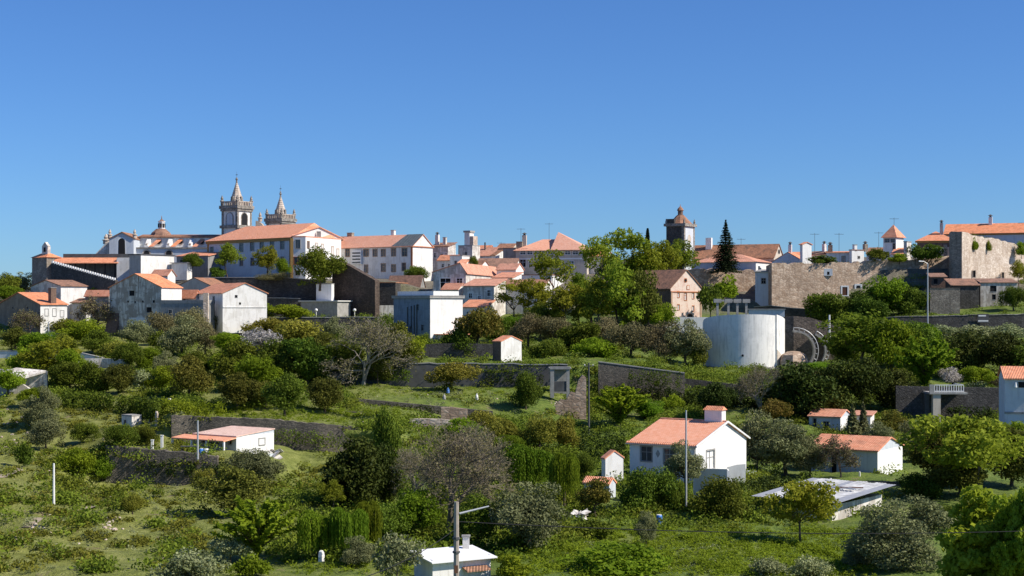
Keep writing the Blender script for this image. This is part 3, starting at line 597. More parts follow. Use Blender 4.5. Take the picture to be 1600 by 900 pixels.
# transept
m = MB(); m.box(CX(175), CX(213), -3, 9, -2, CZ(373)); m.add([(CX(175), -3, CZ(373)), (CX(213), -3, CZ(373)), (CX(195), -3, CZ(363.5)), (CX(175), 9, CZ(373)), (CX(213), 9, CZ(373)), (CX(195), 9, CZ(363.5))], [(0, 1, 2), (5, 4, 3)]); obj('transept', m, bluew, t)
m = MB(); m.slab([(CX(174), -3.3, CZ(373.5)), (CX(195), -3.3, CZ(362.8)), (CX(195), 9.3, CZ(362.8)), (CX(174), 9.3, CZ(373.5))], (0, 0, -.25)); m.slab([(CX(195), -3.3, CZ(362.8)), (CX(214), -3.3, CZ(373)), (CX(214), 9.3, CZ(373)), (CX(195), 9.3, CZ(362.8))], (0, 0, -.25)); obj('roof', m, oY, t)
n_ = 12; a_ = 5 * k; ring = [(CX(200), CZ(402))] + [(CX(194.5) + a_ * math.cos(math.pi * i / n_), CZ(378) + a_ * math.sin(math.pi * i / n_)) for i in range(n_ + 1)] + [(CX(189), CZ(402))]
niche = obj('arched_niche', MB().slab([(x, -3.04, z) for x, z in ring], (0, .03, 0)), dark, t)
cc = (CX(194.5), CZ(386)); obj('niche_surround', MB().slab([(cc[0] + (x - cc[0]) * 1.35, -3.005, cc[1] + (z - cc[1]) * 1.12) for x, z in ring], (0, .004, 0)), wtrim, niche)
m = MB(); m.slab([(CX(148), 1, CZ(396)), (CX(156), 1, CZ(388)), (CX(163), 1, CZ(380)), (CX(175), 1, CZ(374)), (CX(175), 1, -2), (CX(148), 1, -2)], (0, 7, 0)); obj('sacristy', m, dirty, t)
def pinn(px, y, ytop, ybase, mat=spst, par=t, name='pinnacle', w_=.55):
    x = CX(px); a, b = CZ(ybase), CZ(ytop); h_ = b - a
    obj(name, MB().lathe([(w_, a), (w_, a + h_ * .35), (w_ * 1.35, a + h_ * .37), (w_ * 1.35, a + h_ * .42), (w_ * .5, a + h_ * .5), (w_ * .8, a + h_ * .68), (.1, a + h_)], 8, (x, y)), mat, par)
pinn(163, 2, 365, 381, w_=.9); pinn(175.5, -2.6, 359, 373); pinn(214, -2.6, 359, 373)
# dome and lantern
m = MB().lathe([(18.5 * k, CZ(369)), (18 * k, CZ(367)), (14.5 * k, CZ(361)), (7.5 * k, CZ(355))], 8, (CX(240), 9), R(22.5)); dome = obj('dome', m, oX, t)
obj('lantern', MB().lathe([(7 * k, CZ(356.5)), (5.4 * k, CZ(355)), (5 * k, CZ(344.5)), (6 * k, CZ(344)), (6 * k, CZ(343))], 8, (CX(241), 9), R(22.5)), wtrim, dome)
lc = obj('lantern_cap', MB().lathe([(6 * k, CZ(343)), (3 * k, CZ(341.5)), (.8 * k, CZ(339)), (.3 * k, CZ(334))], 8, (CX(241), 9)), oX, dome)
for i in range(8):
    an = R(45 * i); obj('lantern_window', MB().tube((CX(241) + 4.45 * k * math.cos(an), 9 + 4.45 * k * math.sin(an), CZ(353)), (CX(241) + 4.45 * k * math.cos(an), 9 + 4.45 * k * math.sin(an), CZ(346.5)), .3, .3, 6), dark, dome)
# towers
def tower(pl, pc, pr, ycor, ybase, yapex, yfin, dist, ax=32):
    """pl, pc, pr: columns of the left, near and right corner at the belfry"""
    X, Y = (pc - 800) / FX * dist, dist; ca, sa = math.cos(R(ax)), math.sin(R(ax))
    kk = (pl - 800) / FX; wl = (X - kk * Y) / (ca + kk * sa)
    tt = bpy.data.objects.new('tower', None); COL.objects.link(tt); tt.parent = t
    z0 = (YH - ybase) / FX * dist; tt.location = Vector((X, Y, z0)) - c0; tt.rotation_euler = (0, 0, -R(ax))
    z = lambda y: (ybase - y) / FX * dist
    W = wl; zc = z(ycor); obj('shaft', MB().box(-W, 0, 0, W, -6, zc), white, tt)
    for (cx, cy) in ((-W, 0), (0, 0), (0, W), (-W, W)): obj('quoin', MB().box(cx - .12 if cx else cx - .62, cx + .62 if cx else cx + .12, (cy - .12 if cy == 0 else cy - .55), (cy + .55 if cy == 0 else cy + .12), -6, zc - .02), gran, tt)
    e = .55
    for za, hh, ee in ((zc - .1, .9, .6), (zc - .75, .6, .35), (z(ycor + 31), .8, .5)):
        obj('cornice', MB().box(-W - ee, ee, -ee, W + ee, za, za + hh), gran, tt)
    hw = W * .2; cz0 = z(ycor + 26); cz1 = z(ycor + 7)
    for side in (0, 1, 2):
        put = [lambda u, q, zz: (u, q, zz), lambda u, q, zz: (-q, -u, zz), lambda u, q, zz: (-W + q, -u, zz)][side]
        for sc, qq, mt, nm in ((1.3, -.03, gran, 'belfry_surround'), (.95, -.09, bluew if side == 0 else dark, 'belfry_opening')):
            a = hw * sc; n = 12; top = cz1 - a + (sc - 1) * hw * .5; ring = [(a, cz0 - (sc - 1) * .8)] + [(a * math.cos(math.pi * i / n), top + a * math.sin(math.pi * i / n)) for i in range(n + 1)] + [(-a, cz0 - (sc - 1) * .8)]
            if side == 2: continue
            obj(nm, MB().slab([put(-W / 2 + u, qq, zz) for u, zz in ring], Vector(put(0, 0, 0)) - Vector(put(0, -.028, 0))), mt, tt)
    # balustrade and pinnacles
    zt = zc + .8
    b = MB()
    for i in range(9):
        u = -W + W * i / 8
        for (x, y) in ((u, -.2), (u, W + .2), (.2, -u), (-W - .2, -u)): b.box(x - .12, x + .12, y - .12, y + .12, zt, zt + 1.0)
    b.box(-W - .4, .4, -.35, -.05, zt + 1.0, zt + 1.2); b.box(-W - .4, .4, W + .05, W + .35, zt + 1.0, zt + 1.2); b.box(.05, .35, -.05, W + .05, zt + 1.0, zt + 1.2); b.box(-W - .35, -W - .05, -.05, W + .05, zt + 1.0, zt + 1.2)
    obj('balustrade', b, spst, tt)
    for (x, y) in ((-W, 0), (0, 0), (0, W), (-W, W)):
        obj('pinnacle', MB().lathe([(.42, zt), (.42, zt + 1.2), (.58, zt + 1.25), (.58, zt + 1.45), (.3, zt + 1.6), (.42, zt + 2.0), (.05, zt + 2.9)], 6, (x, y)), gran, tt)
    zs = zt; za = zs + (z(yapex) - zs) ; r0 = W * .34
    prof = [(r0, zs), (r0 * .98, zs + 1)]
    for i in range(1, 9):
        q = i / 9; prof += [(r0 * (1 - q) * .97 + .16, zs + 1 + (za - zs - 1) * q), (r0 * (1 - q) * .97 + .2, zs + 1.12 + (za - zs - 1) * q)]
    prof.append((.16, za)); sp = obj('spire', MB().lathe(prof, 8, (-W / 2, W / 2), R(22.5)), spst, tt)
    for i in range(4):
        an = R(90 * i - 45 + 45); obj('dormer', MB().box(-W / 2 + r0 * .86 * math.cos(an) - .3, -W / 2 + r0 * .86 * math.cos(an) + .3, W / 2 + r0 * .86 * math.sin(an) - .3, W / 2 + r0 * .86 * math.sin(an) + .3, zs + .8, zs + 2.6), gran, tt)
    zf = z(yfin); obj('finial', MB().lathe([(.3, za - .3), (.2, za + .5), (.42, za + .8), (.12, za + 1.2), (.3, za + (zf - za) * .75), (.06, zf)], 6, (-W / 2, W / 2)), gran, tt)
    obj('weather_vane', MB().tube((-W / 2, W / 2, zf - .3), (-W / 2, W / 2, zf + 1.6), .05, .03, 4).box(-W / 2 - .35, -W / 2 + .35, W / 2 - .03, W / 2 + .03, zf + .6, zf + .75), dconc, tt)
    return tt
tower(347, 371, 388, 325, 372, 283, 275, 424); tower(417, 440, 453, 345, 385, 306, 297, 440)
m = MB(); m.box(CX(388), CX(404), 12, 15, -2, CZ(358)); arcp = [(CX(388), CZ(358))] + [(CX(404 - 16 * (i / 10) ** 1.3), CZ(357 - 16 * math.sin(math.pi / 2 * i / 10))) for i in range(11)]
m.slab([(x, 12, z) for x, z in arcp], (0, 3, 0)); obj('facade_gable', m, spst, t); pinn(394, 13.5, 327, 342)
# ================================================================= school
h = house('school', 'long shaded blue-white school with orange hipped roof and ochre trim', 'school', (456, 382), 42, 324, ('d', 14), 438, 371, bluew, sX, 'hipl', 3.9, ov=.6, cornice=(ochre, .75, .3),
          fr=[(331, 392, 6, 12), (357, 389, 6, 12), (377, 387, 7, 13), (394, 385, 7, 13), (409, 384, 7, 12), (425, 383, 7, 13), (441, 382, 7, 14), (377, 409, 6, 12), (394, 409, 6, 12), (425, 408, 6, 12), (441, 407, 6, 11)])
pilaster(h, -.45, .9, ochre); pilaster(h, -h.wl + .35, .7, ochre)
# gabled end wing: footprint of three columns
t = thing('school_end_wing', 'white gabled end wing of the school with pediment and orange eave', 'school wing', P(457, 438, 379))
k = S(379); zf = lambda y: (438 - y) * k
A, B, C_ = Vector((0, 0, 0)), Vector(((478 - 457) * k, -.6, 0)), P(533, 438, 393) - P(457, 438, 379); C_.z = 0
D, E = C_ + Vector((-7, 12, 0)), A + Vector((1, 14, 0)); m = MB(); up = Vector((0, 0, zf(371))); dn = Vector((0, 0, -3))
for p, q in ((A, B), (B, C_), (C_, D), (D, E)): m.quad(p + dn, q + dn, q + up, p + up)
obj('wall', m, clean, t)
m = MB().slab([A + up, B + up, C_ + up, D + up, E + up], (0, 0, .35)); ee = obj('eave', m, tX, t)
pk = (A + C_) / 2; ap = Vector(((493 - 457) * k, 3.0, zf(353)))
pd = MB(); a1 = A + up + Vector((-.3, 1.6, .36)); c1 = C_ + up + Vector((.2, 1.3, .36)); ap = Vector(((493 - 457) * k, (a1.y + c1.y) / 2, zf(353)))
pd.slab([a1, c1, ap], (-.5, 8, 0)); obj('pediment', pd, clean, t)
rk_ = MB(); 
for p, q in ((a1, ap), (ap, c1)): rk_.slab([p + Vector((0, -.5, .05)), q + Vector((0, -.5, .05)), q + Vector((-.5, 8, .05)), p + Vector((-.5, 8, .05))], (0, 0, .25))
obj('roof', rk_, tY, t)
def atface(p, q, u): return p + (q - p) * u
def facewin(par, p, q, u, z0, z1, wd, tr, pn, arch=False):
    d = (q - p).normalized(); nn = Vector((d.y, -d.x, 0)); c = atface(p, q, u)
    def bx(b, a0, a1, e0, e1, q0, q1):
        b.slab([c + d * a0 + nn * q1 + Vector((0, 0, e0)), c + d * a1 + nn * q1 + Vector((0, 0, e0)), c + d * a1 + nn * q1 + Vector((0, 0, e1)), c + d * a0 + nn * q1 + Vector((0, 0, e1))], -nn * (q1 - q0))
    f = MB(); a = wd / 2; bx(f, -a - .15, -a, z0 - .12, z1 + .15, .003, .1); bx(f, a, a + .15, z0 - .12, z1 + .15, .003, .1); bx(f, -a, a, z1, z1 + .15, .003, .1); bx(f, -a, a, z0 - .15, z0, .003, .14)
    bx(f, -.04, .04, z0, z1, .045, .07)
    g = MB(); bx(g, -a, a, z0, z1, .003, .04); wo = obj('window', f, tr, par); obj('pane', g, pn, wo)
facewin(t, A, B, .42, zf(388), zf(375), 1.1, gsur, glass); facewin(t, A, B, .4, zf(413), zf(402), 1.9, brtrim, glass); facewin(t, A, B, .4, zf(430), zf(423), 1.2, gsur, dark)
for u, a, b in ((.07, 387, 377), (.30, 390, 379), (.46, 391, 380), (.75, 396, 383), (.9, 397, 386)): facewin(t, B, C_, u, zf(a), zf(b), .9, tan, clean if u > .1 else glass)
pw = Vector(((492 - 457) * k, ap.y - .4, 0)); facewin(t, pw + Vector((-1, -.7, 0)), pw + Vector((1, -.3, 0)), .5, zf(369), zf(360), .8, gsur, gsur)
m = MB().box(-.5, .2, -.12, -.02, -3, zf(372)); obj('corner_strip', m, ochre, t)
# ---- second long building
h = house('long_building', 'long grey-white building with orange roof and bright blank gable', 'building', (645, 384), 33, 524, 676, 444, 384, white, sX, 'gx', 2.9, ov=.4, cornice=(brtrim, .25, .25), trim=tan,
          fr=[(543, 395, 7, 12), (572, 395, 8, 11), (586, 395, 7, 11), (599, 395, 7, 11), (615, 394, 7, 12), (632, 394, 8, 12), (572, 420, 6, 12), (599, 418, 7, 12), (615, 419, 7, 11), (631, 417, 6, 12)])
pilaster(h, -.3, .6, brtrim)
sp = MB(); yr = h.d / 2; x0 = -6.5
sl = 2.9 / yr
sp.slab([(x0, -.3, h.H + .2 - sl * .3 + .03), (.3, -.3, h.H + .2 - sl * .3 + .03), (.3, yr, h.H + 2.9 + .23), (x0 + 1.6, yr, h.H + 2.9 + .23)], (0, 0, -.02)); obj('grey_roof_sheet', sp, slate, h.roof)
gb = MB()
u = -h.s_front(559); gb.box(u - 1.5, u + 1.5, -.6, -.01, h.H - 4.3, h.H - .8)
gz = obj('glazed_gallery', gb, wtrim, h.root)
for i in range(4): obj('louvre', MB().box(u - 1.3, u + 1.3, -.66, -.61, h.H - 4.1 + i * .8, h.H - 3.7 + i * .8), glass, gz)
chimney(h, -10, h.d * .6, h.H + 4.3, 1.0, .8, white); chimney(h, -24, h.d * .6, h.H + 4, 1.6, 1.0, rubble)
house('roof_house', 'small old roof with stubby chimneys peeping right of the school pediment', 'house', (548, 410), 20, 524, ('d', 7), 400, 375, dirty, oX, 'gx', 1.0)
# ---- dark gabled mass and roadside pieces
wall_strip('gable_wall', 'big dark rough-stone wall with long sloping top edge', [(519, 360.8, 404, 497), (523, 360.5, 404, 497), (545, 357.5, 415, 497), (566, 354.5, 427, 497), (586, 352, 438, 497)], 1.5, MATS.get('dark_brown_rubble') or stone('dark_brown_rubble', (.075, .055, .045), (.15, .11, .085), (.035, .028, .024), 2.2))
house('dark_annex', 'dark low building between the rough-stone one and flat-roofed house', 'building', (618, 358), 10, 587, ('d', 14), 497, 442, darkst, oX, 'flat', ov=.1)
house('old_roofs', 'brown tiled roof with two chimneys above the flat-roofed house', 'house', (656, 368), 20, 606, 664, 475, 448, greyw, oX, 'gx', 2.6)
house('white_box', 'plain white box building standing on the dark wall', 'outbuilding', (518, 356), 35, 494, 522, 472, 444, clean, conc, 'flat', ov=.05)
house('terrace_roof', 'low shed with wide pale flat roof left of the roadside lamps', 'shed', (527, 350), 30, 470, ('d', 5), 478, 471, conc, clean, 'flat', ov=.4)
# flat-roofed tall house
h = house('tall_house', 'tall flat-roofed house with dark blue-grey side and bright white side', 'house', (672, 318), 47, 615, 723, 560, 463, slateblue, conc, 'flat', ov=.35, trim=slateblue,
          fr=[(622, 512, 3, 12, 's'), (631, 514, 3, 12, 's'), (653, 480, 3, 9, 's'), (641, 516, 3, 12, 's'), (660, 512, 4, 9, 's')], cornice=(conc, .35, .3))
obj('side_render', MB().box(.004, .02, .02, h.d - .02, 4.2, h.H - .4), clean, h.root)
obj('parapet', MB().box(-h.wl + .1, -.1, 1.0, h.d - 1, h.H + .21, h.H + 1.1), clean, h.root)
for u in (.35, .42, .5, .6): obj('drain_pipe', MB().tube((-h.wl * u, -.12, -2), (-h.wl * u, -.12, h.H - 1 - 2 * u), .1, .1, 6), dconc, h.root)
t = h.root; obj('balcony_slab', MB().box(.01, 3.0, 1.0, h.d - .4, 4.9, 5.05), sX, t)
obj('lower_wall', MB().box(.03, 2.4, 2.0, h.d - 1.2, -2.5, 4.88), clean, t)
obj('antenna', MB().tube((-.6, 1.2, h.H + .2), (-.6, 1.2, h.H + 2.4), .06, .05, 5), dconc, t)
# ================================================================= middle cluster
def simple(*a, **k): return house(*a, **k)
h = house('pale_house', 'tall pale grey house with balcony right of the bright blank gable', 'house', (700, 400), 25, 674, 712, 440, 385, dirty, oX, 'shed', 1.0, trim=wtrim, fr=[(680, 399, 4, 7, 's'), (690, 400, 4, 8, 's'), (697, 398, 3, 5, 's')], ri=[(706, 400, 3, 5, 's')])
chimney(h, -h.wl * .85, 2, h.H + 3.2, .9, .9, dirty, 'pot'); chimney(h, -h.wl * .4, 2, h.H + 2.4, .8, .8, dirty, None)
h = house('castle_house', 'ruined-looking white house with square turret against the sky', 'house', (738, 408), 25, 716, 750, 432, 384, dirty, conc, 'flat', ov=.05, fr=[(728, 396, 3, 4, 's')])
obj('turret', MB().box(-h.wl * .62, -h.wl * .25, .5, 3, h.H, h.H + 3.6), dirty, h.root).data.materials[0] = white
obj('turret_top', MB().box(-h.wl * .68, -h.wl * .19, .3, 3.2, h.H + 3.6, h.H + 4.1), gsur, h.root)
obj('corner_turret', MB().box(-.15 - 2.2, -.02, .6, 3.2, h.H, h.H + 2.6), palest, h.root)
house('white_house', 'white house stepping down in front of the square turret', 'house', (722, 388), 30, 703, 734, 440, 400, white, conc, 'flat', ov=.1, fr=[(712, 410, 3, 4, 's')], ri=[(729, 412, 3, 4, 's')])
house('white_house', 'small white block below the square turret beside the dark bush', 'house', (728, 380), 25, 716, 741, 432, 411, clean, sX, 'gx', .9)
h = house('skyline_house', 'orange-roofed skyline house with dark chimney pipe', 'house', (771, 412), 20, 748, 776, 425, 399, bluew, tX, 'shed', 1.9)
obj('stove_pipe', MB().tube((-h.wl * .75, 2, h.H), (-h.wl * .75, 2, h.H + 3.6), .22, .22, 6), dconc, h.roof)
house('white_gable_house', 'small bright white gable next to the orange skyline roof', 'house', (774, 408), 38, 768, 796, 430, 399, clean, oX, 'gx', 1.4)
house('grey_house', 'grey shaded house wall left of the pink hipped mansion', 'house', (806, 405), 25, 786, 812, 430, 388, greyw, oX, 'flat', ov=.1)
house('brown_roof_house', 'long dark brown tiled roof left of the pink hipped mansion', 'house', (806, 392), 8, 745, ('d', 9), 440, 417, white, oX, 'gx', 2.2, trim=tan, fr=[(757, 423, 3, 5, 's'), (775, 424, 3, 4, 's'), (790, 424, 3, 4, 's')])
h = house('street_house', 'house with orange roof edge sloping down towards the bright tree', 'house', (728, 355), 12, 677, 792, 480, 425, dirty, tY, 'gy', 2.0, rf=.82, ov=.35, trim=wtrim, fr=[(696, 443, 16, 16, 's'), (718, 440, 9, 10, 's')])
house('street_house', 'low grey house with small orange roofs above the white courtyard', 'house', (772, 345), 20, 724, 790, 490, 447, dirty, tX, 'shed', 1.6, trim=wtrim, fr=[(735, 462, 5, 7, 's'), (749, 465, 4, 5, 's'), (764, 458, 5, 9, 's')])
house('street_house', 'lowest white house with orange lean-to roof above the rusty-tipped tree', 'house', (760, 335), 25, 722, 772, 505, 480, white, tX, 'shed', 1.4, trim=wtrim, fr=[(731, 490, 4, 6, 's')])
house('courtyard_house', 'white courtyard house half hidden by the bright young tree', 'house', (850, 350), 15, 768, ('d', 9), 495, 448, white, oX, 'gx', 1.6, trim=wtrim, fr=[(785, 474, 5, 8, 's'), (800, 474, 5, 8, 's'), (826, 460, 6, 9, 's'), (840, 478, 5, 8, 's')])
house('courtyard_house', 'white block peeping between the trees under the pink mansion', 'house', (862, 372), 15, 800, 880, 470, 430, clean, oX, 'flat', ov=.1, fr=[(815, 440, 5, 7, 's'), (835, 440, 5, 7, 's')])
# small stacked houses filling the old quarter
for i, (nm, lab, x, Y, a, xl, xr, yb, yt, wm, rm, rk, rs, fr_) in enumerate([
 ('white_house', 'narrow white house directly right of the bright blank gable, second row', 712, 392, 28, 684, 722, 436, 406, white, tX, 'gx', 1.2, [(692, 415, 4, 5, 's'), (702, 415, 4, 5, 's')]),
 ('white_house', 'little white house with brown roof under the dark bush of the turret', 752, 384, 30, 736, 764, 440, 415, clean, oX, 'gx', 1.2, [(743, 424, 3, 5, 's')]),
 ('white_house', 'low white house at the left foot of the pink hipped mansion', 806, 380, 25, 776, 818, 446, 421, clean, tX, 'gx', 1.4, [(785, 431, 4, 5, 's'), (797, 431, 4, 5, 's')]),
 ('white_house', 'white house with orange lean-to under the long orange roof edge', 800, 362, 30, 770, 815, 462, 434, white, tX, 'shed', 1.2, [(780, 446, 4, 6, 's'), (790, 446, 4, 6, 's')]),
 ('street_house', 'small orange-roofed house wedged above the tall flat-roofed house', 716, 350, 32, 690, 730, 474, 452, white, tX, 'gx', 1.3, [(700, 462, 4, 5, 's')]),
 ('skyline_house', 'brown-roofed skyline house between mansion and grey shaded wall', 800, 420, 20, 776, 812, 410, 388, beige, oX, 'gx', 1.3, []),
 ('white_house', 'white wall with orange roof glimpsed right of the mansion', 945, 402, 25, 915, 958, 440, 400, clean, tX, 'gx', 1.4, [(930, 412, 4, 6, 's')]),
 ('skyline_house', 'small orange roof tucked behind the castle-like house', 765, 428, 18, 742, 772, 410, 392, white, tX, 'gx', 1.5, []),
 ('white_house', 'white house with small orange roof left of the narrow cottage under the cathedral', 262, 372, 28, 236, 274, 455, 430, white, tX, 'gx', 1.3, [(246, 440, 4, 5, 's')]),
 ]): house(nm, lab, 'house', (x, Y), a, xl, xr, yb, yt, wm, rm, rk, rs, fr=fr_, trim=wtrim)
# mansion
h = house('mansion', 'pale mansion under a large pinkish hipped roof with glazed gallery', 'mansion', (917, 400), 12, 806, ('d', 12), 460, 391, beige, sX, 'hip', 3.2, ov=.7, trim=wtrim,
          fr=[(817, 395, 8, 5), (828, 395, 8, 5), (839, 395, 8, 5), (851, 395, 8, 5), (863, 395, 8, 5), (875, 395, 8, 5), (887, 395, 8, 5), (899, 395, 8, 5), (910, 395, 7, 5), (817, 411, 9, 12, 's'), (828, 413, 4, 8), (843, 412, 7, 10), (870, 412, 7, 10), (893, 413, 7, 10)])
mb = MB(); zz = h.H
u = -h.s_front(867); mb.add([(-9.5, -.9, zz + .1), (.9, -.9, zz + .1), (.9, 12.9, zz + .1), (-9.5, 12.9, zz + .1), (u, 5, zz + 5.0), (u, 7, zz + 5.0)], [(0, 1, 4), (1, 2, 5, 4), (2, 3, 5), (3, 0, 4, 5), (3, 2, 1, 0)])
obj('upper_roof', mb, sX, h.root)
chimney(h, -h.wl * .91, 3, h.H + 4.2, 1.1, 1.0, beige, 'pot'); chimney(h, -h.wl * .97, 2, h.H + 2.4, 1.6, 1.0, rubble, None)
obj('gallery_band', MB().box(-h.wl - .03, .03, -.05, -.003, h.H - 2.35, h.H - 1.95), wtrim, h.root)
# dark-roofed hall behind trees + pink church
house('salmon_roof_house', 'house with salmon roof glimpsed through the airy trees', 'house', (980, 348), 15, 940, ('d', 8), 470, 448, dirty, sX, 'gx', 2.2)
h = house('pink_church', 'pink gabled church with brick-edged windows behind the water tank', 'church', (1048, 330), 50, 985, 1096, 512, 450, pinkw, oX, 'gx', 3.9, ov=.4, trim=brtrim,
          ri=[(1060, 460, 3, 9, 's', 'clean_white_paint'), (1071, 463, 4, 12, 's', 'clean_white_paint'), (1083, 462, 3, 9, 's', 'clean_white_paint'), (1060, 480, 3, 8, 's', 'clean_white_paint'), (1083, 482, 3, 8, 's', 'clean_white_paint'), (1071, 438, 4, 5, 'round'), (1075, 449, 4, 6, 'arch', 'wall'), (1078, 497, 8, 13, 'arch')])
obj('side_render', MB().box(-h.wl + .02, -.02, -.02, -.004, -2, h.H - .05), brick, h.root)
obj('string_course', MB().box(.003, .15, .05, h.d - .05, h.H - .9, h.H - .7), brtrim, h.root)
for yy in (.25, h.d - .25): obj('pilaster', MB().box(.003, .12, yy - .22, yy + .22, -1, h.H - .95), tan, h.root)
tag(obj('terrace_wall', MB().box(0, 11, 0, .4, -1.5, 1.5), clean), 'low white terrace wall in front of the pink church', 'wall').location = P(1040, 507, 318)
# church tower
h = house('church_tower', 'square stone church tower with little domed lantern', 'tower', (1069, 392), 30, 1041, 1085, 430, 353, bluew, oX, 'pyr', 0, ov=.9, th=.1)
bpy.data.objects.remove(h.roof); W = h.wl
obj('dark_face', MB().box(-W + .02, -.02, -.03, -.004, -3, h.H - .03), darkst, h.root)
obj('quoin', MB().box(-.7, .06, -.1, .7, -3, h.H), gran, h.root)
obj('quoin', MB().box(.003, .09, h.d - .7, h.d + .05, -3, h.H), gran, h.root); obj('cornice', MB().box(-W - .5, .5, -.5, h.d + .5, h.H, h.H + .7), gran, h.root)
obj('belfry_opening', MB().box(.003, .05, h.d / 2 - .45, h.d / 2 + .45, 3.2, 8.6), gsur, h.root)
ring = [(h.d / 2 + 1.1 * math.cos(6.2832 * i / 16), h.H - 3.2 + 1.1 * math.sin(6.2832 * i / 16)) for i in range(16)]
obj('clock_face', MB().slab([(.06, y, z) for y, z in ring], (-.05, 0, 0)), beige, h.root)
cx, cy, z = -W / 2, h.d / 2, h.H + .7; k = S(392)
rf_ = obj('roof', MB().lathe([(W * .62, z), (W * .42, z + 1.0), (W * .26, z + 1.9), (W * .2, z + 2.2)], 8, (cx, cy), R(22.5)), oX, h.root)
obj('lantern', MB().lathe([(.95, z + 2.0), (.95, z + 2.3), (.7, z + 2.4), (.7, z + 3.4), (.95, z + 3.5)], 8, (cx, cy)), brick, rf_); obj('lantern_cap', MB().lathe([(.95, z + 3.5), (.7, z + 4.0), (.1, z + 4.6), (.05, z + 5.1)], 8, (cx, cy)), oX, rf_)
for x_, y_ in ((-W, 0), (0, 0), (0, h.d), (-W, h.d)): obj('pinnacle', MB().lathe([(.3, z), (.3, z + .5), (.05, z + 1.3)], 6, (x_, y_)), gran, h.root)
obj('bell_stage', MB().box(-W - .1, -W * .55, -.1, 1.6, z, z + 1.2), darkst, h.root)
# nave and low sacristy
h = house('church_nave', 'long brown tiled church nave beside the stone tower', 'church', (1209, 388), 25, 1079, 1224, 430, 402, beige, oX, 'gx', 3.4, ov=.4, ri=[(1217, 393, 4, 6, 'arch')])
obj('chimney_stack', MB().box(-h.wl * .86, -h.wl * .79, 3, 4, h.H + .5, h.H + 5.4), clean, h.root)
h = house('sacristy', 'low shaded building with bright orange roof behind the conifer', 'building', (1181, 376), 28, 1080, 1206, 432, 409, bluew, tX, 'hip', 2.1, ov=.45)
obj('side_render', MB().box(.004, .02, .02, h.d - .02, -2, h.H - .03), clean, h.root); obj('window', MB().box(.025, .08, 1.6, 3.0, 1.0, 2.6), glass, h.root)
house('blue_house', 'narrow pale blue house wedged against the rampart', 'house', (1201, 362), 20, 1180, ('d', 7), 480, 425, bluew, conc, 'shed', .6, fr=[(1193, 439, 6, 8, 's')])
# ---- skyline houses over the rampart
h = house('blue_gable_house', 'shaded blue gable with white chimney over the rampart end', 'house', (1256, 374), 22, 1206, ('d', 9), 430, 409, bluew, tY, 'gy', 2.3, ov=.1)
chimney(h, -h.wl * .48, 2, h.H + 4.3, .8, .8, white, 'pot')
house('orange_roof_house', 'small orange roof just left of the tall white chimney block', 'house', (1254, 392), 12, 1232, ('d', 6), 420, 401, clean, tX, 'shed', 1.2)
h = house('chimney_block', 'tall white chimney block with orange tiled cap', 'chimney block', (1254, 370), 62, 1250, 1268, 430, 382, clean, tX, 'gx', .5, ov=.3)
h = house('white_house', 'low white house right of the tall white chimney block', 'house', (1290, 376), 50, 1262, 1298, 430, 397, clean, oX, 'shed', .6, ri=[(1293, 404, 3, 3, 's')])
chimney(h, -2, 2, h.H + 2.6, .8, .8, white, 'pot')
h = house('white_house', 'pale house with brick roof edge in the middle over the rampart', 'house', (1329, 374), 10, 1291, ('d', 8), 430, 395, white, tX, 'shed', .5, fr=[(1318, 405, 5, 9, 's', 'beige_render')])
chimney(h, -h.wl + 1, 1.4, h.H + 2.0, 1.1, .9, rubble, 'pot')
h = house('white_house', 'bright white house with two stubby chimneys over the rampart', 'house', (1331, 372), 65, 1327, 1350, 430, 391, clean, oX, 'flat', ov=.1, ri=[(1342, 402, 3, 3, 's')])
chimney(h, -.4, 1.2, h.H + 1.3, .8, .8, clean, None); chimney(h, -.6, 4.5, h.H + 1.6, .9, .9, rubble, 'pot')
house('low_roof_house', 'small orange roof with white wall left of the pyramid-roofed tower house', 'house', (1380, 385), 25, 1354, ('d', 7), 412, 396, clean, oX, 'gx', 1.5)
h = house('tower_house', 'white tower house with steep orange pyramid roof', 'house', (1400, 378), 40, 1380, 1412, 420, 371, clean, tX, 'pyr', 3.3, ov=.5, trim=gsur, fr=[(1386, 376, 6, 5), (1395, 376, 5, 5), (1397, 385, 3, 9, 's')])
house('porch_house', 'low orange roof against the pyramid-roofed tower house', 'annex', (1409, 374), 25, 1394, 1414, 415, 397, clean, tX, 'shed', 1.4)
h = house('chimney_block', 'grey square chimney block right of the tower house', 'chimney block', (1417, 374), 35, 1412, 1424, 418, 378, dirty, conc, 'flat', ov=.1)
h = house('hipped_house', 'orange hipped house at the left end of the long convent roof', 'house', (1492, 380), 15, 1433, ('d', 10), 420, 376, brick, tX, 'hip', 2.6, ov=.5, trim=gsur)
obj('front_render', MB().box(-h.wl * .8, -.02, -.02, -.004, -2, h.H - 1.6), dirty, h.root); obj('eave_band', MB().box(-h.wl - .1, .1, -.12, -.021, h.H - .5, h.H), ochre, h.root)
chimney(h, -h.wl * .35, 3, h.H + 4.6, .8, .8, dirty, 'pot'); obj('buttress', MB().box(-h.wl * .3, -h.wl * .2, -.9, -.13, -2, h.H - 1), rubble, h.root)
m_ = P(1480, 400, 400)
h = house('convent', 'very long orange convent roof rising to the right edge', 'building', (1660, 392), 22, 1476, ('d', 12), 420, 362, bluew, tX, 'gx', 2.6, ov=.6)
obj('eave_band', MB().box(-h.wl - .1, .1, -.12, -.021, h.H - .55, h.H), ochre, h.root)
chimney(h, -h.wl * .62, 5.5, h.H + 4.4, .9, .9, white, 'pot', base=h.H + 1); chimney(h, -h.wl * .3, 6.5, h.H + 4.4, .9, .9, white, None, base=h.H + 1)
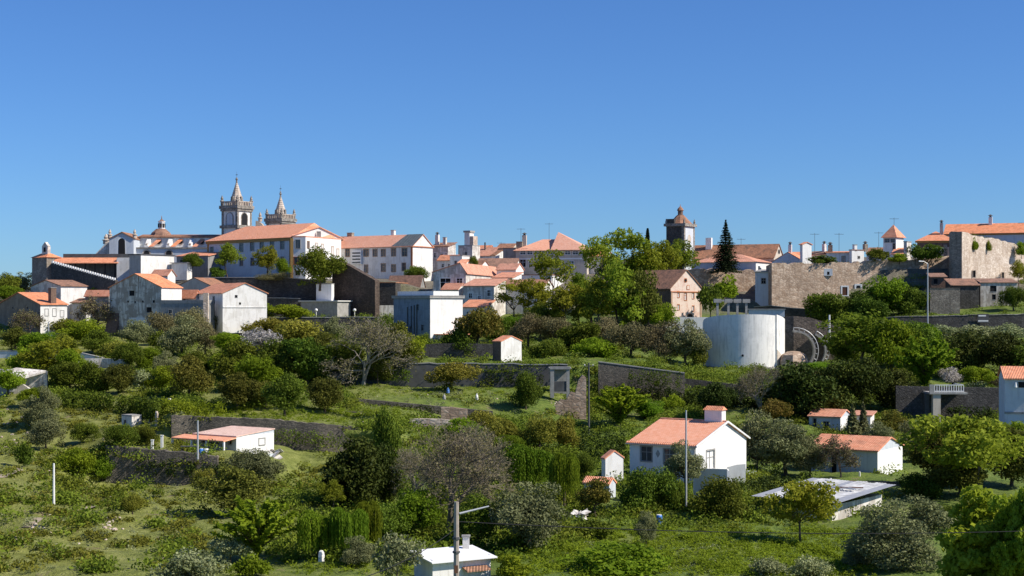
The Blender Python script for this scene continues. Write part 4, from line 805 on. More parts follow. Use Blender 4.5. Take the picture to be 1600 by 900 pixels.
obj('roof_terrace', MB().box(-h.wl * .33, 2, 8, 11, h.H + 2, h.H + 4.6), dconc, h.root)
# ---- lower right pieces under the bastion
h = house('ruined_shed', 'long ruined shed with sagging brown roof under the pale bastion', 'shed', (1530, 345), 0, 1487, ('d', 5), 482, 446, darkst, oX, 'shed', 1.4, ov=.3)
house('ruined_shed', 'white-edged roofless shed with dark hole under the pale bastion', 'shed', (1590, 346), 0, 1532, ('d', 5), 474, 442, grimy, oX, 'shed', .9, ov=.2, fr=[(1552, 451, 10, 9, 'n'), (1553, 464, 6, 8, 'n')])
house('stone_hut', 'blue-grey stone hut with grassy top beside the street lamp', 'hut', (1500, 336), 5, 1453, ('d', 6), 495, 451, rubble, schist, 'flat', ov=.05)
house('stone_hut', 'tiny dark ruin with white post behind the street lamp', 'ruin', (1478, 352), 5, 1455, ('d', 4), 460, 433, brick, oX, 'shed', .8, fr=[(1462, 440, 6, 8, 'n')])
sg = thing('wall_sign', 'small white information board on the dark curving road wall', 'sign', P(1536, 497, 329.2))
obj('board', MB().box(-1.2, 1.2, -.08, 0, -1.0, .9), dconc, sg); obj('panel', MB().box(-1.0, .6, -.1, -.081, .35, .65).box(-1.1, 1.1, -.1, -.081, -.75, -.45), clean, sg)
# grey retaining base right of the tank
wall_strip('retaining_wall', 'shaded grey base wall under the brown rampart', [(1178, 352, 480, 520), (1205, 350, 478, 520), (1240, 349, 482, 520), (1270, 348, 484, 520), (1300, 347, 486, 520)], 1, darkst, conc)
house('blue_shed', 'low blue-grey store behind the top of the water tank', 'shed', (1226, 320), 8, 1170, ('d', 5), 520, 484, bluew, conc, 'flat', ov=.2)
# ================================================================= water tank
t = thing('water_tank', 'big round white water tank with stained shaded side', 'water tank', P(1161, 575, 291))
k = S(291); r = 62.5 * k
def curved(a0, a1, r, zt0, z0, n):
    m = MB()
    for i in range(n + 1):
        u = i / n; a = R(a0 + (a1 - a0) * u); zt = zt0(u) if callable(zt0) else zt0
        c, s_ = math.cos(a), math.sin(a); m.v += [(r * c, r * s_, z0), (r * c, r * s_, zt), ((r - .35) * c, (r - .35) * s_, zt), ((r - .35) * c, (r - .35) * s_, z0)]
    for i in range(n):
        q = 4 * i; p = q + 4; m.f += [(q, p, p + 1, q + 1), (q + 1, p + 1, p + 2, q + 2), (q + 2, p + 2, p + 3, q + 3), (q + 3, p + 3, p, q)]
    m.f += [(0, 1, 2, 3), (4 * n + 3, 4 * n + 2, 4 * n + 1, 4 * n)]
    return m
tankm = plaster('tank_limewash', (.86, .84, .79), (.38, .38, .36), .6, .25)
def topz(u):   # wall top is highest on the near side and dips on both flanks
    a = R(u * 360 - 90); return (8.9 + 1.35 * max(0, math.cos(a + math.pi / 2 - .1)) ** .8)
shell = obj('shell', curved(90, 450, r, lambda u: 8.75 + 1.45 * max(0, math.cos(R(u * 360 - 180))) ** .55, -1.2, 96), tankm, t)
obj('lid', MB().lathe([(r - .36, 7.6), (r - .4, 8.6), (r * .5, 9.4), (.1, 9.7)], 48), conc, t)
obj('stair_screen', curved(-46, 8, r + .22, lambda u: 10.15 - 1.5 * u, -1.2, 20), tankm, t, False); obj('stair_wedge', curved(-45.5, -12, r + .3, lambda u: 3.6 - 2.8 * u, -1.2, 10), beige, t)
obj('base_ring', MB().lathe([(r + .25, -1.5), (r + .25, .45), (r - .1, .5)], 64), conc, t)
a = R(-99); obj('vent', MB().tube((r * .995 * math.cos(a), r * .995 * math.sin(a), 2.6), ((r + .08) * math.cos(a), (r + .08) * math.sin(a), 2.6), .22, .22, 8), dark, t)
wall_strip('masonry_bank', 'dark masonry bank behind the curved concrete stairs', [(1214, 304, 496, 572), (1240, 303, 494, 572), (1265, 303, 496, 572), (1285, 303, 502, 572), (1315, 303, 512, 572), (1345, 303, 532, 572)], 2, MATS.get('umber_rubble') or stone('umber_rubble', (.12, .095, .075), (.24, .19, .15), (.05, .04, .035), 1.8))
wall_strip('masonry_bank', 'dark overgrown garden bank right of the tall flat-roofed house', [(650, 284, 540, 572), (680, 284, 537, 572), (720, 284, 536, 572), (772, 284, 538, 572)], 1, darkst)
# pergola frames
for i, (x, lab) in enumerate(((1121, 'leftmost concrete T-post behind the water tank'), (1138, 'second concrete T-post from the pink church behind the tank'), (1152, 'third concrete T-post from the pink church behind the tank'), (1166, 'rightmost concrete T-post behind the water tank'))):
    t = thing('concrete_post', lab, 'post', P(x, 500, 306 + i), 0, 'concrete T-posts behind the tank'); k = S(306)
    obj('shaft', MB().box(-.22, .22, -.22, .22, -2, 27 * k), conc, t); obj('cross_beam', MB().box(-.75, .75, -.4, .4, 27 * k + .003, 33 * k), conc, t)
tag(obj('link_beam', MB().box(0, 6.2, -.1, .1, 0, .35), conc), 'thin concrete beam linking the four T-posts', 'beam').location = P(1121, 471, 309.5)
# spiral stairs
def arcstair(label, cx, cy, rr, a0, a1, Y):
    s = S(Y); t = thing('curved_stair', label, 'staircase', P(cx, cy, Y), 0, 'curved concrete stairs'); m = MB(); n = 18; rl = MB()
    for i in range(n):
        b0, b1 = R(a0 + (a1 - a0) * i / n), R(a0 + (a1 - a0) * (i + 1) / n)
        p0 = (rr * s * math.cos(b0), 0, rr * s * math.sin(b0)); p1 = (rr * s * math.cos(b1), 0, rr * s * math.sin(b1))
        q = lambda p, f: (p[0] * f, p[1], p[2] * f)
        m.slab([p0, p1, q(p1, .9), q(p0, .9)], (0, 1.4, 0))
        u = 1.12; rl.tube(q(p0, u), q(p1, u), .07, .07, 4); 
        if i % 2 == 0: rl.tube(q(p0, 1), q(p0, u), .06, .06, 4)
    obj('flight', m, conc, t); obj('railing', rl, metal, t)
arcstair('curved concrete stair with railing hugging the right of the tank', 1243, 548, 32, 95, -38, 296); arcstair('second shorter curved concrete stair beyond the first', 1262, 548, 30, 65, -35, 302)
tag(obj('boulder_wall', MB().lathe([(2.9, -2), (2.8, 1.0), (2.3, 2.1), (1.2, 2.7), (.3, 2.8)], 7), warm), 'rounded lump of old masonry right of the water tank', 'masonry').location = P(1240, 572, 286)
# ================================================================= lower hillside buildings
# white house
h = house('white_cottage', 'white cottage with bright orange roof, two shaded windows and roof chimney', 'house', (1087, 172), 33, 984, 1166, 756, 697, clean, sX, 'gx', 2.1, ov=.35, rf=.58, trim=gsur, th=.14, skirt=1,
          fr=[(1010, 709, 16, 22, 'd'), (1046, 713, 16, 22, 'd')], ri=[(1110, 718, 15, 28, 's', 'clean_white_paint')])
zr = h.H + 2.1; yr = h.d * .58
rt = MB(); n = int(h.wl / .42)
for i in range(n): x = -h.wl - .1 + (h.wl + .2) * i / n; rt.tube((x, yr, zr + .17), (x + .46, yr, zr + .2), .13, .1, 7)
obj('ridge_tiles', rt, tY, h.roof)
rt = MB(); n = int((h.wl + .4) / .24)
for i in range(n + 1): x = -h.wl - .2 + (h.wl + .4) * i / n; rt.tube((x, -.42, h.H - .02), (x, -.1, h.H + .17), .1, .1, 6)
obj('eave_tiles', rt, tY, h.roof)
obj('verge', MB().slab([(.22, -.45, h.H - .12), (.22, yr, zr + .05), (.22, yr, zr + .26), (.22, -.45, h.H + .1)], (.12, 0, 0)), clean, h.roof); obj('verge', MB().slab([(.22, yr, zr + .05), (.22, h.d + .45, h.H - .2), (.22, h.d + .45, h.H), (.22, yr, zr + .26)], (.12, 0, 0)), clean, h.roof)
obj('gutter', MB().tube((-h.wl - .3, -.46, h.H - .1), (.1, -.46, h.H - .1), .07, .07, 6), gsur, h.roof); obj('downpipe', MB().tube((-.12, -.1, -1), (-.12, -.1, h.H - .2), .05, .05, 6), gsur, h.root); obj('door_step', MB().box(.004, .9, 1.0, 2.6, -1, .12), conc, h.root)
chimney(h, -1.5, yr + .3, h.H + 3.55, 2.2, 1.1, clean, 'tile', base=h.H + .8)
for u in (-h.wl * .73, ): pass
orn = -h.s_front(1028); z = h.H - 1.1; obj('wall_ornament', MB().slab([(orn, -.04, z + .45), (orn + .28, -.04, z), (orn, -.04, z - .45), (orn - .28, -.04, z)], (0, .035, 0)), gsur, h.root)
wall_strip('yard_wall', 'white yard wall with rounded end below the cottage', [(1083, 163, 733, 760), (1100, 162, 732, 760), (1136, 160, 733, 760), (1140, 160, 737, 760)], .25, clean)
wall_strip('yard_wall', 'low white wall behind the olive tree beside the cottage', [(1136, 176, 730, 752), (1152, 176, 726, 752), (1165, 176, 725, 752)], .25, clean)
h = house('outbuilding', 'little white outbuilding with orange cap left of the cottage', 'outbuilding', (946, 170), 62, 940, 974, 752, 717, clean, tX, 'gx', .75, ov=.12)
h = house('outbuilding', 'tiny pale hut with pink roof behind the rusty-leaved tree', 'hut', (952, 162), 30, 912, 962, 792, 757, bluew, sX, 'gx', .5, ov=.15)
# B: shed row
h = house('outbuilding', 'white-blue shaded outbuilding with long orange roof between the olive trees', 'outbuilding', (1371, 192), 33, 1264, 1410, 744, 705, bluew, tX, 'gx', 1.3, ov=.35, rf=.5, fr=[(1303, 727, 7, 28, 'p')])
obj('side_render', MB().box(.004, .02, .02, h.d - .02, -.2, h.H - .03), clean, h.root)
h = house('outbuilding', 'small white house with thin orange roof half hidden by young cypresses', 'house', (1313, 236), 30, 1264, 1330, 680, 652, bluew, tX, 'gx', .9, ov=.3, fr=[(1273, 660, 4, 12, 's'), (1291, 664, 7, 10, 's')])
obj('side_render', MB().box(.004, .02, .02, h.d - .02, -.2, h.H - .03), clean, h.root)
house('outbuilding', 'short white annex between the young cypresses and dark bush', 'annex', (1360, 238), 25, 1334, 1366, 682, 650, white, tX, 'shed', .4)
# metal-roofed shed
h = house('metal_shed', 'low white shed under a patched shiny sheet-metal roof', 'shed', (1300, 152), 42, 1200, 1378, 826, 790, dirty, metal, 'shed', .2, ov=.4)
bpy.data.objects.remove(h.roof); rr = random.Random(4); mt2 = plain('bare_sheet_metal', (.56, .56, .55), .6, .8, .9); mt3 = plain('patched_sheet_metal', (.42, .43, .45), .5, .35, 2, .3)
zt = h.H + .5
for i in range(9):
    x0 = -h.wl - 1.2 + i * (h.wl + 2.4) / 9; x1 = x0 + (h.wl + 2.4) / 9 + .15; t_ = rr.uniform(-.06, .08); ll = rr.uniform(-.5, .6)
    z0, z1 = zt - .1 + t_, zt + .75 + rr.uniform(-.06, .06); l = .03 * (i % 2)
    m = MB(); nn = 8
    for j in range(nn):
        a0 = x0 + (x1 - x0) * j / nn; a1 = x0 + (x1 - x0) * (j + 1) / nn; up = .03 if j % 2 else 0; up2 = 0 if j % 2 else .03
        m.slab([(a0, -1 + ll, z0 + l + up), (a1, -1 + ll, z0 + l + up2), (a1, h.d + .5, z1 + l + up2), (a0, h.d + .5, z1 + l + up)], (0, 0, -.02))
    obj('roof_sheet', m, mt2 if i % 4 else mt3, h.root)
for i in range(7):
    x = -h.wl + rr.uniform(.5, h.wl - .5); y = rr.uniform(.5, h.d - .5); o = obj('roof_batten', MB().box(-1.2, 1.2, -.07, .07, 0, .1), rust if i % 2 else metal, h.root)
    o.location = (x, y, zt + .16 + .85 * (y + 1) / (h.d + 1.5)); o.rotation_euler = (R(5), 0, rr.uniform(-.8, .8))
# small hut with salmon roof (left)
h = house('small_hut', 'small white hut with flat salmon roof and open veranda on the stone platform', 'hut', (369, 186), 35, 302, 428, 712, 683, bluew, tiles('pale_salmon_sheet', (.74, .5, .4), (.85, .62, .52), 'X', oldamt=.2), 'shed', .5, ov=.1, th=.12, fr=[(319, 687, 6, 8, 's'), (331, 690, 5, 17, 'p'), (340, 688, 5, 9, 's'), (360, 689, 5, 10, 's')], ri=[(409, 690, 7, 9, 's')])
obj('side_render', MB().box(.004, .02, .02, h.d - .02, -.2, h.H + .1), clean, h.root)
v = MB().slab([(-h.wl - 1.6, -2.2, h.H - .3), (.1, -2.2, h.H - .3), (.1, -.05, h.H - .02), (-h.wl - 1.6, -.05, h.H - .02)], (0, 0, -.14)); vr = obj('veranda_roof', v, sX, h.root)
for x in (-h.wl - 1.5, -h.wl * .75, -h.wl * .4, 0): obj('post', MB().box(x - .1, x + .1, -2.15, -1.95, -.2, h.H - .44), wtrim, h.root)
tag(obj('table', MB().box(-1.1, 1.1, -.4, .4, .7, .78).box(-1, -.9, -.3, .3, 0, .7).box(.9, 1, -.3, .3, 0, .7), dconc), 'plain garden table under the veranda of the small white hut', 'table').location = P(297, 707, 183.5)
for x, lab in ((238, 'shorter white gate post left of the small hut'), (253, 'taller white gate post nearer the small hut')):
    g = onground(x, 186); t = thing('gate_post', lab, 'post', g); hh = 1.1 if x == 238 else 1.45
    obj('shaft', MB().box(-.14, .14, -.14, .14, -.3, hh), clean, t); obj('post_cap', MB().box(-.18, .18, -.18, .18, hh + .003, hh + .08), wtrim, t)
# ruin, concrete stall frame, stone shed
g = ground(206, 668); h = house('ruin', 'small roofless white ruin on the scrubby slope', 'ruin', (206, g.y), 40, 190, 221, 666, 651, dirty, conc, 'flat', ov=.02, fr=[(195, 660, 4, 8, 'n')])
h = house('garden_shed', 'gabled shed with bright whitewashed end above the long concrete wall', 'shed', (783, 272), 50, 770, 815, 560, 534, white, tX, 'gx', .9, ov=.15)
obj('front_stone', MB().box(-h.wl + .01, -.02, -.03, -.004, -.5, h.H - .03), brick, h.root)
t = thing('open_shelter', 'open concrete frame with shaded bay at the end of the long wall', 'shelter', P(860, 612, 250)); k = S(250)
obj('pier', MB().box(0, .6, 0, .6, -1, 35 * k - .003), conc, t); obj('pier', MB().box(30 * k - .5, 30 * k, 0, .6, -1, 35 * k - .003), conc, t); obj('front_beam', MB().box(-.1, 31 * k, -.1, .7, 35 * k, 39 * k), conc, t); obj('back_wall', MB().box(0, 31 * k, 4, 4.3, -1, 35 * k), conc, t); obj('slab', MB().box(-.2, 33 * k, .71, 4.3, 35.5 * k, 37 * k), conc, t); obj('sill_wall', MB().box(.61, 30 * k - .51, .1, .5, 0, 16 * k), dconc, t)
# left edge ruin slabs
t = thing('broken_terrace', 'white ruined terrace with tilted slabs at the left edge', 'ruin', P(0, 605, 236)); k = S(236)
obj('wall', MB().slab([(-8, 0, 2.2), (-1, 0, 2.0), (2.2, 0, 1.3), (4.6, 0, -.3), (4.6, 0, -3), (-8, 0, -3)], (0, .7, 0)), dirty, t); obj('rear_wall', MB().slab([(-8, 3, 2.9), (3.2, 3, 2.5), (6.3, 3, 2.3), (6.3, 3, -2), (-8, 3, -2)], (0, .6, 0)), dirty, t)
obj('slab', MB().slab([(-1.5, .8, 1.9), (2.6, .75, 1.3), (6.2, 3, 2.45), (1.5, 3.1, 2.9)], (0, 0, -.3)), dirty, t)
wall_strip('road_parapet', 'long blue-grey road parapet at the left edge', [(-60, 283, 549, 566), (0, 283, 549, 566), (60, 282, 549, 566), (125, 280, 552, 566), (160, 278, 560, 570)], .5, bluew, conc)
wall_strip('road_parapet', 'pale curb wall below the dark round bush on the left', [(120, 272, 560, 572), (160, 272, 560, 572), (200, 270, 562, 574)], .4, dirty)
# right edge house
h = house('blue_cottage', 'tall shaded blue-grey house cut by the right edge', 'house', (1640, 212), 12, 1570, ('d', 8), 690, 592, bluew, tX, 'gx', 1.4, ov=.4)
obj('string_course', MB().box(-h.wl - .05, 0, -.1, -.003, h.H - 4.9, h.H - 4.6), greyw, h.root); obj('wall_lamp', MB().lathe([(.12, h.H - 1.2), (.22, h.H - 1.2), (.12, h.H - .5)], 8, (-h.wl + 1.4, -.3)), wtrim, h.root); obj('window', MB().box(-h.wl + 1.8, 0, -.05, -.003, h.H - 1.25, h.H - .45), dark, h.root)
# balcony
t = thing('viewing_balcony', 'concrete balcony with white railing on a tall pier', 'balcony', P(1460, 662, 243)); k = S(243)
obj('pier', MB().box(-.2, 1.0, 0, 1.0, -4, 46 * k), beige, t); obj('pier', MB().box(-1.1, -.4, 1.5, 2.2, -4, 46 * k), dconc, t)
obj('deck', MB().box(-.8, 5.2, -.2, 5, 46 * k + .003, 49 * k), conc, t)
rl = MB(); z0, z1 = 49 * k, 61 * k; rl.box(0, 4.6, -.12, 0, z1 - .12, z1); rl.box(0, 4.6, -.12, 0, z0 + .15, z0 + .25)
for i in range(13): x = i * 4.6 / 12; rl.box(x - .05, x + .05, -.11, -.01, z0, z1 - .12)
rl.box(4.5, 4.6, 0, 4.6, z1 - .12, z1); obj('railing', rl, wtrim, t); obj('parapet', MB().box(-.8, -.1, -.15, .1, z0, z1), conc, t)
wall_strip('retaining_wall', 'dark overgrown wall under the viewing balcony', [(1400, 247, 603, 660), (1440, 247, 604, 662), (1500, 247, 605, 664), (1575, 247, 606, 666)], .6, darkst)
# bottom white-roofed shed
t = thing('white_roof_shed', 'shed with bright white sheet roof behind the big pole', 'shed', P(676, 905, 112)); k = S(112)
D_ = Vector((.86, .5, 0)).normalized() * (104 * k); nrm = Vector((-D_.y, D_.x, 0)).normalized()
zt = 32 * k; m = MB(); a, b = Vector((0, 0, 0)), D_
for p, q in ((a, b), (b, b + nrm * 3), (b + nrm * 3, a + nrm * 3), (a + nrm * 3, a)): m.quad(p + Vector((0, 0, -2)), q + Vector((0, 0, -2)), q + Vector((0, 0, zt - .1 - .0)), p + Vector((0, 0, zt - .1)))
obj('wall', m, white, t)
e = D_.normalized() * .3; o1 = nrm * .5
rf2 = obj('roof', MB().slab([a - e - o1 + Vector((0, 0, zt - .2)), b + e - o1 + Vector((0, 0, zt - .2)), b + e + nrm * 3.4 + Vector((0, 0, zt + .16)), a - e + nrm * 3.4 + Vector((0, 0, zt + .16))], (0, 0, -.09)), plain('white_roof_paint', (.85, .85, .84), .5, .05), t)
ch = b - D_ * .14 + nrm * 2.6; obj('chimney', MB().box(ch.x - .25, ch.x + .25, ch.y - .2, ch.y + .2, zt, zt + .95), dirty, rf2); obj('chimney_cap', MB().box(ch.x - .32, ch.x + .32, ch.y - .27, ch.y + .27, zt + .953, zt + 1.08), conc, rf2)
obj('lower_roof', MB().slab([D_ * .5 - nrm * .8 + Vector((0, 0, zt - 1.0)), D_ * .92 - nrm * .8 + Vector((0, 0, zt - 1.0)), D_ * .92 - nrm * .02 + Vector((0, 0, zt - .8)), D_ * .5 - nrm * .02 + Vector((0, 0, zt - .8))], (0, 0, -.1)), oX, t)
# ================================================================= poles, lamps, wires
def pole(name, label, x, ytop, ybase, wpx, Y, mat, cat='pole', extra=None, down=2):
    k = S(Y); t = thing(name, label, cat, P(x, ybase, Y)); H = (ybase - ytop) * k; r_ = wpx * k / 2
    obj('shaft', MB().tube((0, 0, -down), (0, 0, H), r_ * 1.15, r_ * .8, 8), mat, t)
    if extra: extra(t, H, r_)
    return t
def xarm(t, H, r_): obj('cross_arm', MB().box(-.7, .7, -.08, .08, H - .5, H - .38), mat_arm, t); [obj('insulator', MB().lathe([(.05, H - .38), (.08, H - .3), (.04, H - .2)], 6, (x, 0)), clean, t) for x in (-.6, .6)]
mat_arm = dconc
def bigpole(t, H, r_):
    obj('top_bracket', MB().tube((r_, 0, H - .6), (1.65, .4, H - .28), .06, .04, 6), metal, t)
    obj('clamp', MB().lathe([(r_ * 1.25, H - 1.9), (r_ * 1.25, H - 1.78)], 8), dconc, t); obj('clamp', MB().lathe([(r_ * 1.25, H - 2.6), (r_ * 1.25, H - 2.5)], 8), dconc, t)
    obj('marker_plate', MB().box(-.09, .09, -r_ * 1.3, -r_ * 1.15, H - 3.6, H - 3.2), rust, t)
pole('utility_pole', 'thick weathered pole in front of the white-roofed shed', 713, 784, 1000, 9.5, 78, wood, 'utility pole', bigpole, 3)
pole('utility_pole', 'slim dark pole in the middle of the terraces', 920, 567, 668, 3, 222, dconc, 'utility pole', xarm)
pole('utility_pole', 'tall thin grey pole in front of the cottage roof', 1072, 641, 760, 3, 156, metal, 'utility pole', None)
pole('utility_pole', 'pale short pole alone on the left meadow', 84, 724, 780, 3.6, 150, clean, 'pole', None, .5)
pole('utility_pole', 'thin pole in front of the brown stone house', 76, 503, 545, 2, 300, metal, 'pole', None)
pole('utility_pole', 'thin pole at the foot of the big stained building', 210, 503, 535, 2.4, 322, metal, 'pole', None)
pole('utility_pole', 'grey pole at the veranda corner of the small hut', 309, 657, 711, 3, 178, metal, 'pole', None, .5)
pole('utility_pole', 'thin pole above the four stair walls at the far right', 1296, 492, 520, 3.2, 300, clean, 'pole', None)
def lamp(t, H, r_):
    a = obj('arm', MB().tube((0, 0, H), (-.9, 0, H + .5), .07, .06, 6), metal, t); obj('lamp_head', MB().add([(-1.9, -.22, H + .45), (-.9, -.15, H + .42), (-.9, .15, H + .42), (-1.9, .22, H + .45), (-1.8, -.15, H + .68), (-.9, -.1, H + .58), (-.9, .1, H + .58), (-1.8, .15, H + .68)], [(3, 2, 1, 0), (4, 5, 6, 7), (0, 1, 5, 4), (1, 2, 6, 5), (2, 3, 7, 6), (3, 0, 4, 7)]), clean, t)
pole('street_lamp', 'tall street lamp against the brown rampart', 1449.5, 412, 512, 2.2, 326, metal, 'street lamp', lamp)
def globe(t, H, r_): obj('lamp_globe', MB().lathe([(.08, H), (.32, H + .15), (.38, H + .4), (.25, H + .65), (.05, H + .72)], 10), clean, t, True)
pole('street_lamp', 'globe lamp on the road left of the bare tree', 494, 487, 498, 1.4, 346, clean, 'street lamp', globe, .5)
pole('street_lamp', 'globe lamp on the road nearer the flat-roofed house', 554, 487, 498, 1.2, 346, clean, 'street lamp', globe, .5)
def wire(label, a, b, sag, r_=.025):
    m = MB(); n = 24; a, b = Vector(a), Vector(b); pts = [a.lerp(b, i / n) - Vector((0, 0, sag * 4 * (i / n) * (1 - i / n))) for i in range(n + 1)]
    for p, q in zip(pts[:-1], pts[1:]): m.tube(p - a, q - a, r_, r_, 4, False)
    o = obj('overhead_wire', m, dark); o.location = a; tag(o, label, 'wire')
wire('dark wire running right from the thick weathered pole across the meadow', P(714, 815, 78), P(1700, 826, 100), .45)
wire('thin dark wire from the thick pole towards the lower left corner', P(712, 826, 78), P(560, 905, 60), .25, .02)
wire('thin wire from the slim dark pole to the left', P(920, 569, 222), P(640, 562, 300), .8, .03)
# aerials on the skyline
def aerial(label, x, yt, yb, Y):
    k = S(Y); t = thing('tv_aerial', label, 'aerial', P(x, yb, Y)); H = (yb - yt) * k
    obj('mast', MB().tube((0, 0, -1), (0, 0, H), .05, .04, 5), dconc, t); m = MB(); m.box(-1.1, 1.1, -.03, .03, H - .35, H - .29)
    for i in range(6): m.box(-1 + i * .4 - .02, -1 + i * .4 + .02, -.4, .4, H - .3, H - .26)
    obj('aerial_bars', m, dconc, t)
for a in (('aerial left of the paired ones over the rampart', 1273, 364, 396, 376), ('tall cross-shaped aerial over the pale rampart house', 1311, 364, 394, 378), ('aerial just left of the pyramid-roofed tower house', 1373, 362, 396, 385), ('aerial over the tower house roof tip', 1397, 340, 356, 378),
          ('aerial standing on the pink hipped mansion', 858, 348, 372, 402), ('aerial left of the mansion chimney', 814, 356, 372, 402), ('thin aerial between nave roof and blue gable', 1158, 372, 386, 396), ('aerial above the white skyline gable', 783, 378, 396, 408)): aerial(*a)
# ================================================================= small garden things
def barrel(label, x, y, Y, mat=blue):
    g = onground(x, Y); t = thing('barrel', label, 'barrel', g)
    obj('drum', MB().lathe([(.26, 0), (.3, .1), (.3, .8), (.27, .92)], 12), mat, t, True); obj('lid', MB().lathe([(.24, .92), (.24, .97)], 12), clean, t)
barrel('bright blue barrel on the grass terrace', 681, 0, 219); barrel('blue barrel under the veranda of the small hut', 314, 0, 181.5); barrel('pale barrel at the edge of the hut veranda', 322, 0, 181.6, clean); barrel('blue drum below the dark round tree of the cottage', 1030, 0, 151)
def sack(label, x, Y, mat, hh=.9):
    g = onground(x, Y); t = thing('cloth_bundle', label, 'bundle', g, rnd.uniform(0, 3)); r_ = random.Random(x)
    obj('body', MB().lathe([(.2, -.1), (.27, .12), (.24, hh * .5), (.17, hh * .8), (.06, hh * .88)], 9), mat, t, True); obj('tied_top', MB().lathe([(.05, hh * .86), (.05, hh * .92), (.11, hh * 1.05)], 7), mat, t, True)
sack('white upright bundle in the vegetable plot right of the flattened bush', 745, 243, clean, 1.0)
sack('blue upright bundle in the vegetable plot', 700, 246, plain('blue_cloth', (.15, .3, .62)), .9)
sack('grey upright bundle left of the blue one in the vegetable plot', 694, 241, gsur, .95)
# ================================================================= vegetation
def leafmat(name, a, c, transl=.3, hue=.03, rough_=.6):
    """a..c leaf colours; every leaf and every tree varies"""
    m = bpy.data.materials.new(name); m.use_nodes = True; n = m.node_tree; b = n.nodes['Principled BSDF']; out = n.nodes['Material Output']
    at = N(n, 'ShaderNodeAttribute'); at.attribute_name = 'tint'
    col = ramp(n, [(0, a), (1, c)], at.outputs['Fac'])
    oi = N(n, 'ShaderNodeObjectInfo'); hs = N(n, 'ShaderNodeHueSaturation')
    mr = N(n, 'ShaderNodeMapRange'); mr.inputs[3].default_value = .5 - hue; mr.inputs[4].default_value = .5 + hue * .7; n.links.new(oi.outputs['Random'], mr.inputs[0]); n.links.new(mr.outputs[0], hs.inputs['Hue'])
    ml = N(n, 'ShaderNodeMath', operation='MULTIPLY'); ml.inputs[1].default_value = 7.31; n.links.new(oi.outputs['Random'], ml.inputs[0]); fr = N(n, 'ShaderNodeMath', operation='FRACT'); n.links.new(ml.outputs[0], fr.inputs[0])
    mv = N(n, 'ShaderNodeMapRange'); mv.inputs[3].default_value = .78; mv.inputs[4].default_value = 1.25; n.links.new(fr.outputs[0], mv.inputs[0]); n.links.new(mv.outputs[0], hs.inputs['Value'])
    n.links.new(col, hs.inputs['Color']); n.links.new(hs.outputs[0], b.inputs['Base Color']); b.inputs['Roughness'].default_value = rough_; b.inputs['Specular IOR Level'].default_value = .06
    hs.inputs['Saturation'].default_value = 1.04
    tr = N(n, 'ShaderNodeBsdfTranslucent'); n.links.new(hs.outputs[0], tr.inputs[0]); ms = N(n, 'ShaderNodeMixShader'); ms.inputs[0].default_value = transl
    n.links.new(b.outputs[0], ms.inputs[1]); n.links.new(tr.outputs[0], ms.inputs[2]); n.links.new(ms.outputs[0], out.inputs[0])
    MATS[name] = m; return m
L = {
 'oak': leafmat('dark_evergreen_leaves', (.042, .068, .01), (.18, .235, .034), .3),
 'carob': leafmat('brownish_green_leaves', (.05, .06, .012), (.185, .185, .036), .28),
 'spring': leafmat('fresh_yellow_green_leaves', (.13, .17, .018), (.33, .37, .05), .45),
 'bright': leafmat('bright_green_leaves', (.1, .165, .014), (.26, .355, .038), .45),
 'olive': leafmat('grey_olive_leaves', (.1, .115, .045), (.27, .28, .135), .22, .012),
 'grey': leafmat('grey_brown_twiggy_leaves', (.13, .115, .05), (.27, .24, .12), .25, .015),
 'conifer': leafmat('blackish_conifer_needles', (.008, .018, .008), (.035, .05, .02), .05),
 'willow': leafmat('willow_leaves', (.1, .16, .014), (.22, .3, .035), .35),
 'rusty': leafmat('green_leaves_with_rusty_tips', (.06, .085, .014), (.23, .18, .04), .3),
 'blossom': leafmat('pale_blossom', (.25, .24, .22), (.62, .58, .56), .3, .01),
 'yellow': leafmat('yellow_green_scrub_leaves', (.12, .13, .018), (.3, .28, .055), .35),
 'ivy': leafmat('dark_ivy_leaves', (.018, .03, .007), (.08, .1, .02), .15),
 'weeds': leafmat('mixed_weed_leaves', (.06, .092, .012), (.23, .285, .042), .35),
 'meadow': leafmat('meadow_grass_blades', (.16, .25, .022), (.34, .44, .05), .45),
 'near': leafmat('sunlit_near_leaves', (.16, .24, .02), (.42, .52, .07), .5),
 'tips': leafmat('silvery_green_leaves', (.11, .14, .05), (.36, .38, .2), .2, .01),
}
bark = plain('brown_bark', (.1, .075, .055), .9, .5, 3); palebark = plain('pale_grey_bark', (.32, .28, .22), .9, .5, 2); twig = plain('grey_brown_twigs', (.2, .165, .12), .9, .5, 2)
def leaves_mesh(name, pos, out, size, mat, clump=None, up=.35, flat=.45, aspect=1.5, wob=None):
    """one quad per leaf; out = outward direction"""
    n = len(pos); rand = rng.normal(size=(n, 3)); rand /= np.linalg.norm(rand, axis=1)[:, None]
    nr = out * flat + rand * .9 + np.array([0, 0, up]); nr /= np.linalg.norm(nr, axis=1)[:, None]
    t = np.cross(nr, rng.normal(size=(n, 3))); t /= np.linalg.norm(t, axis=1)[:, None]; b = np.cross(nr, t)
    s = size * rng.uniform(.6, 1.3, (n, 1)) if np.isscalar(size) else size[:, None] * rng.uniform(.6, 1.3, (n, 1))
    t = t * s * aspect * .5; b = b * s * .5
    V = np.stack([pos - t, pos - b * .9 - t * .1, pos + t, pos + b * .9 - t * .1], 1).reshape(-1, 3)
    return quads_mesh(name, V, mat, np.clip((clump if clump is not None else rng.random(n) * .4) + rng.random(n) * .55, 0, 1))
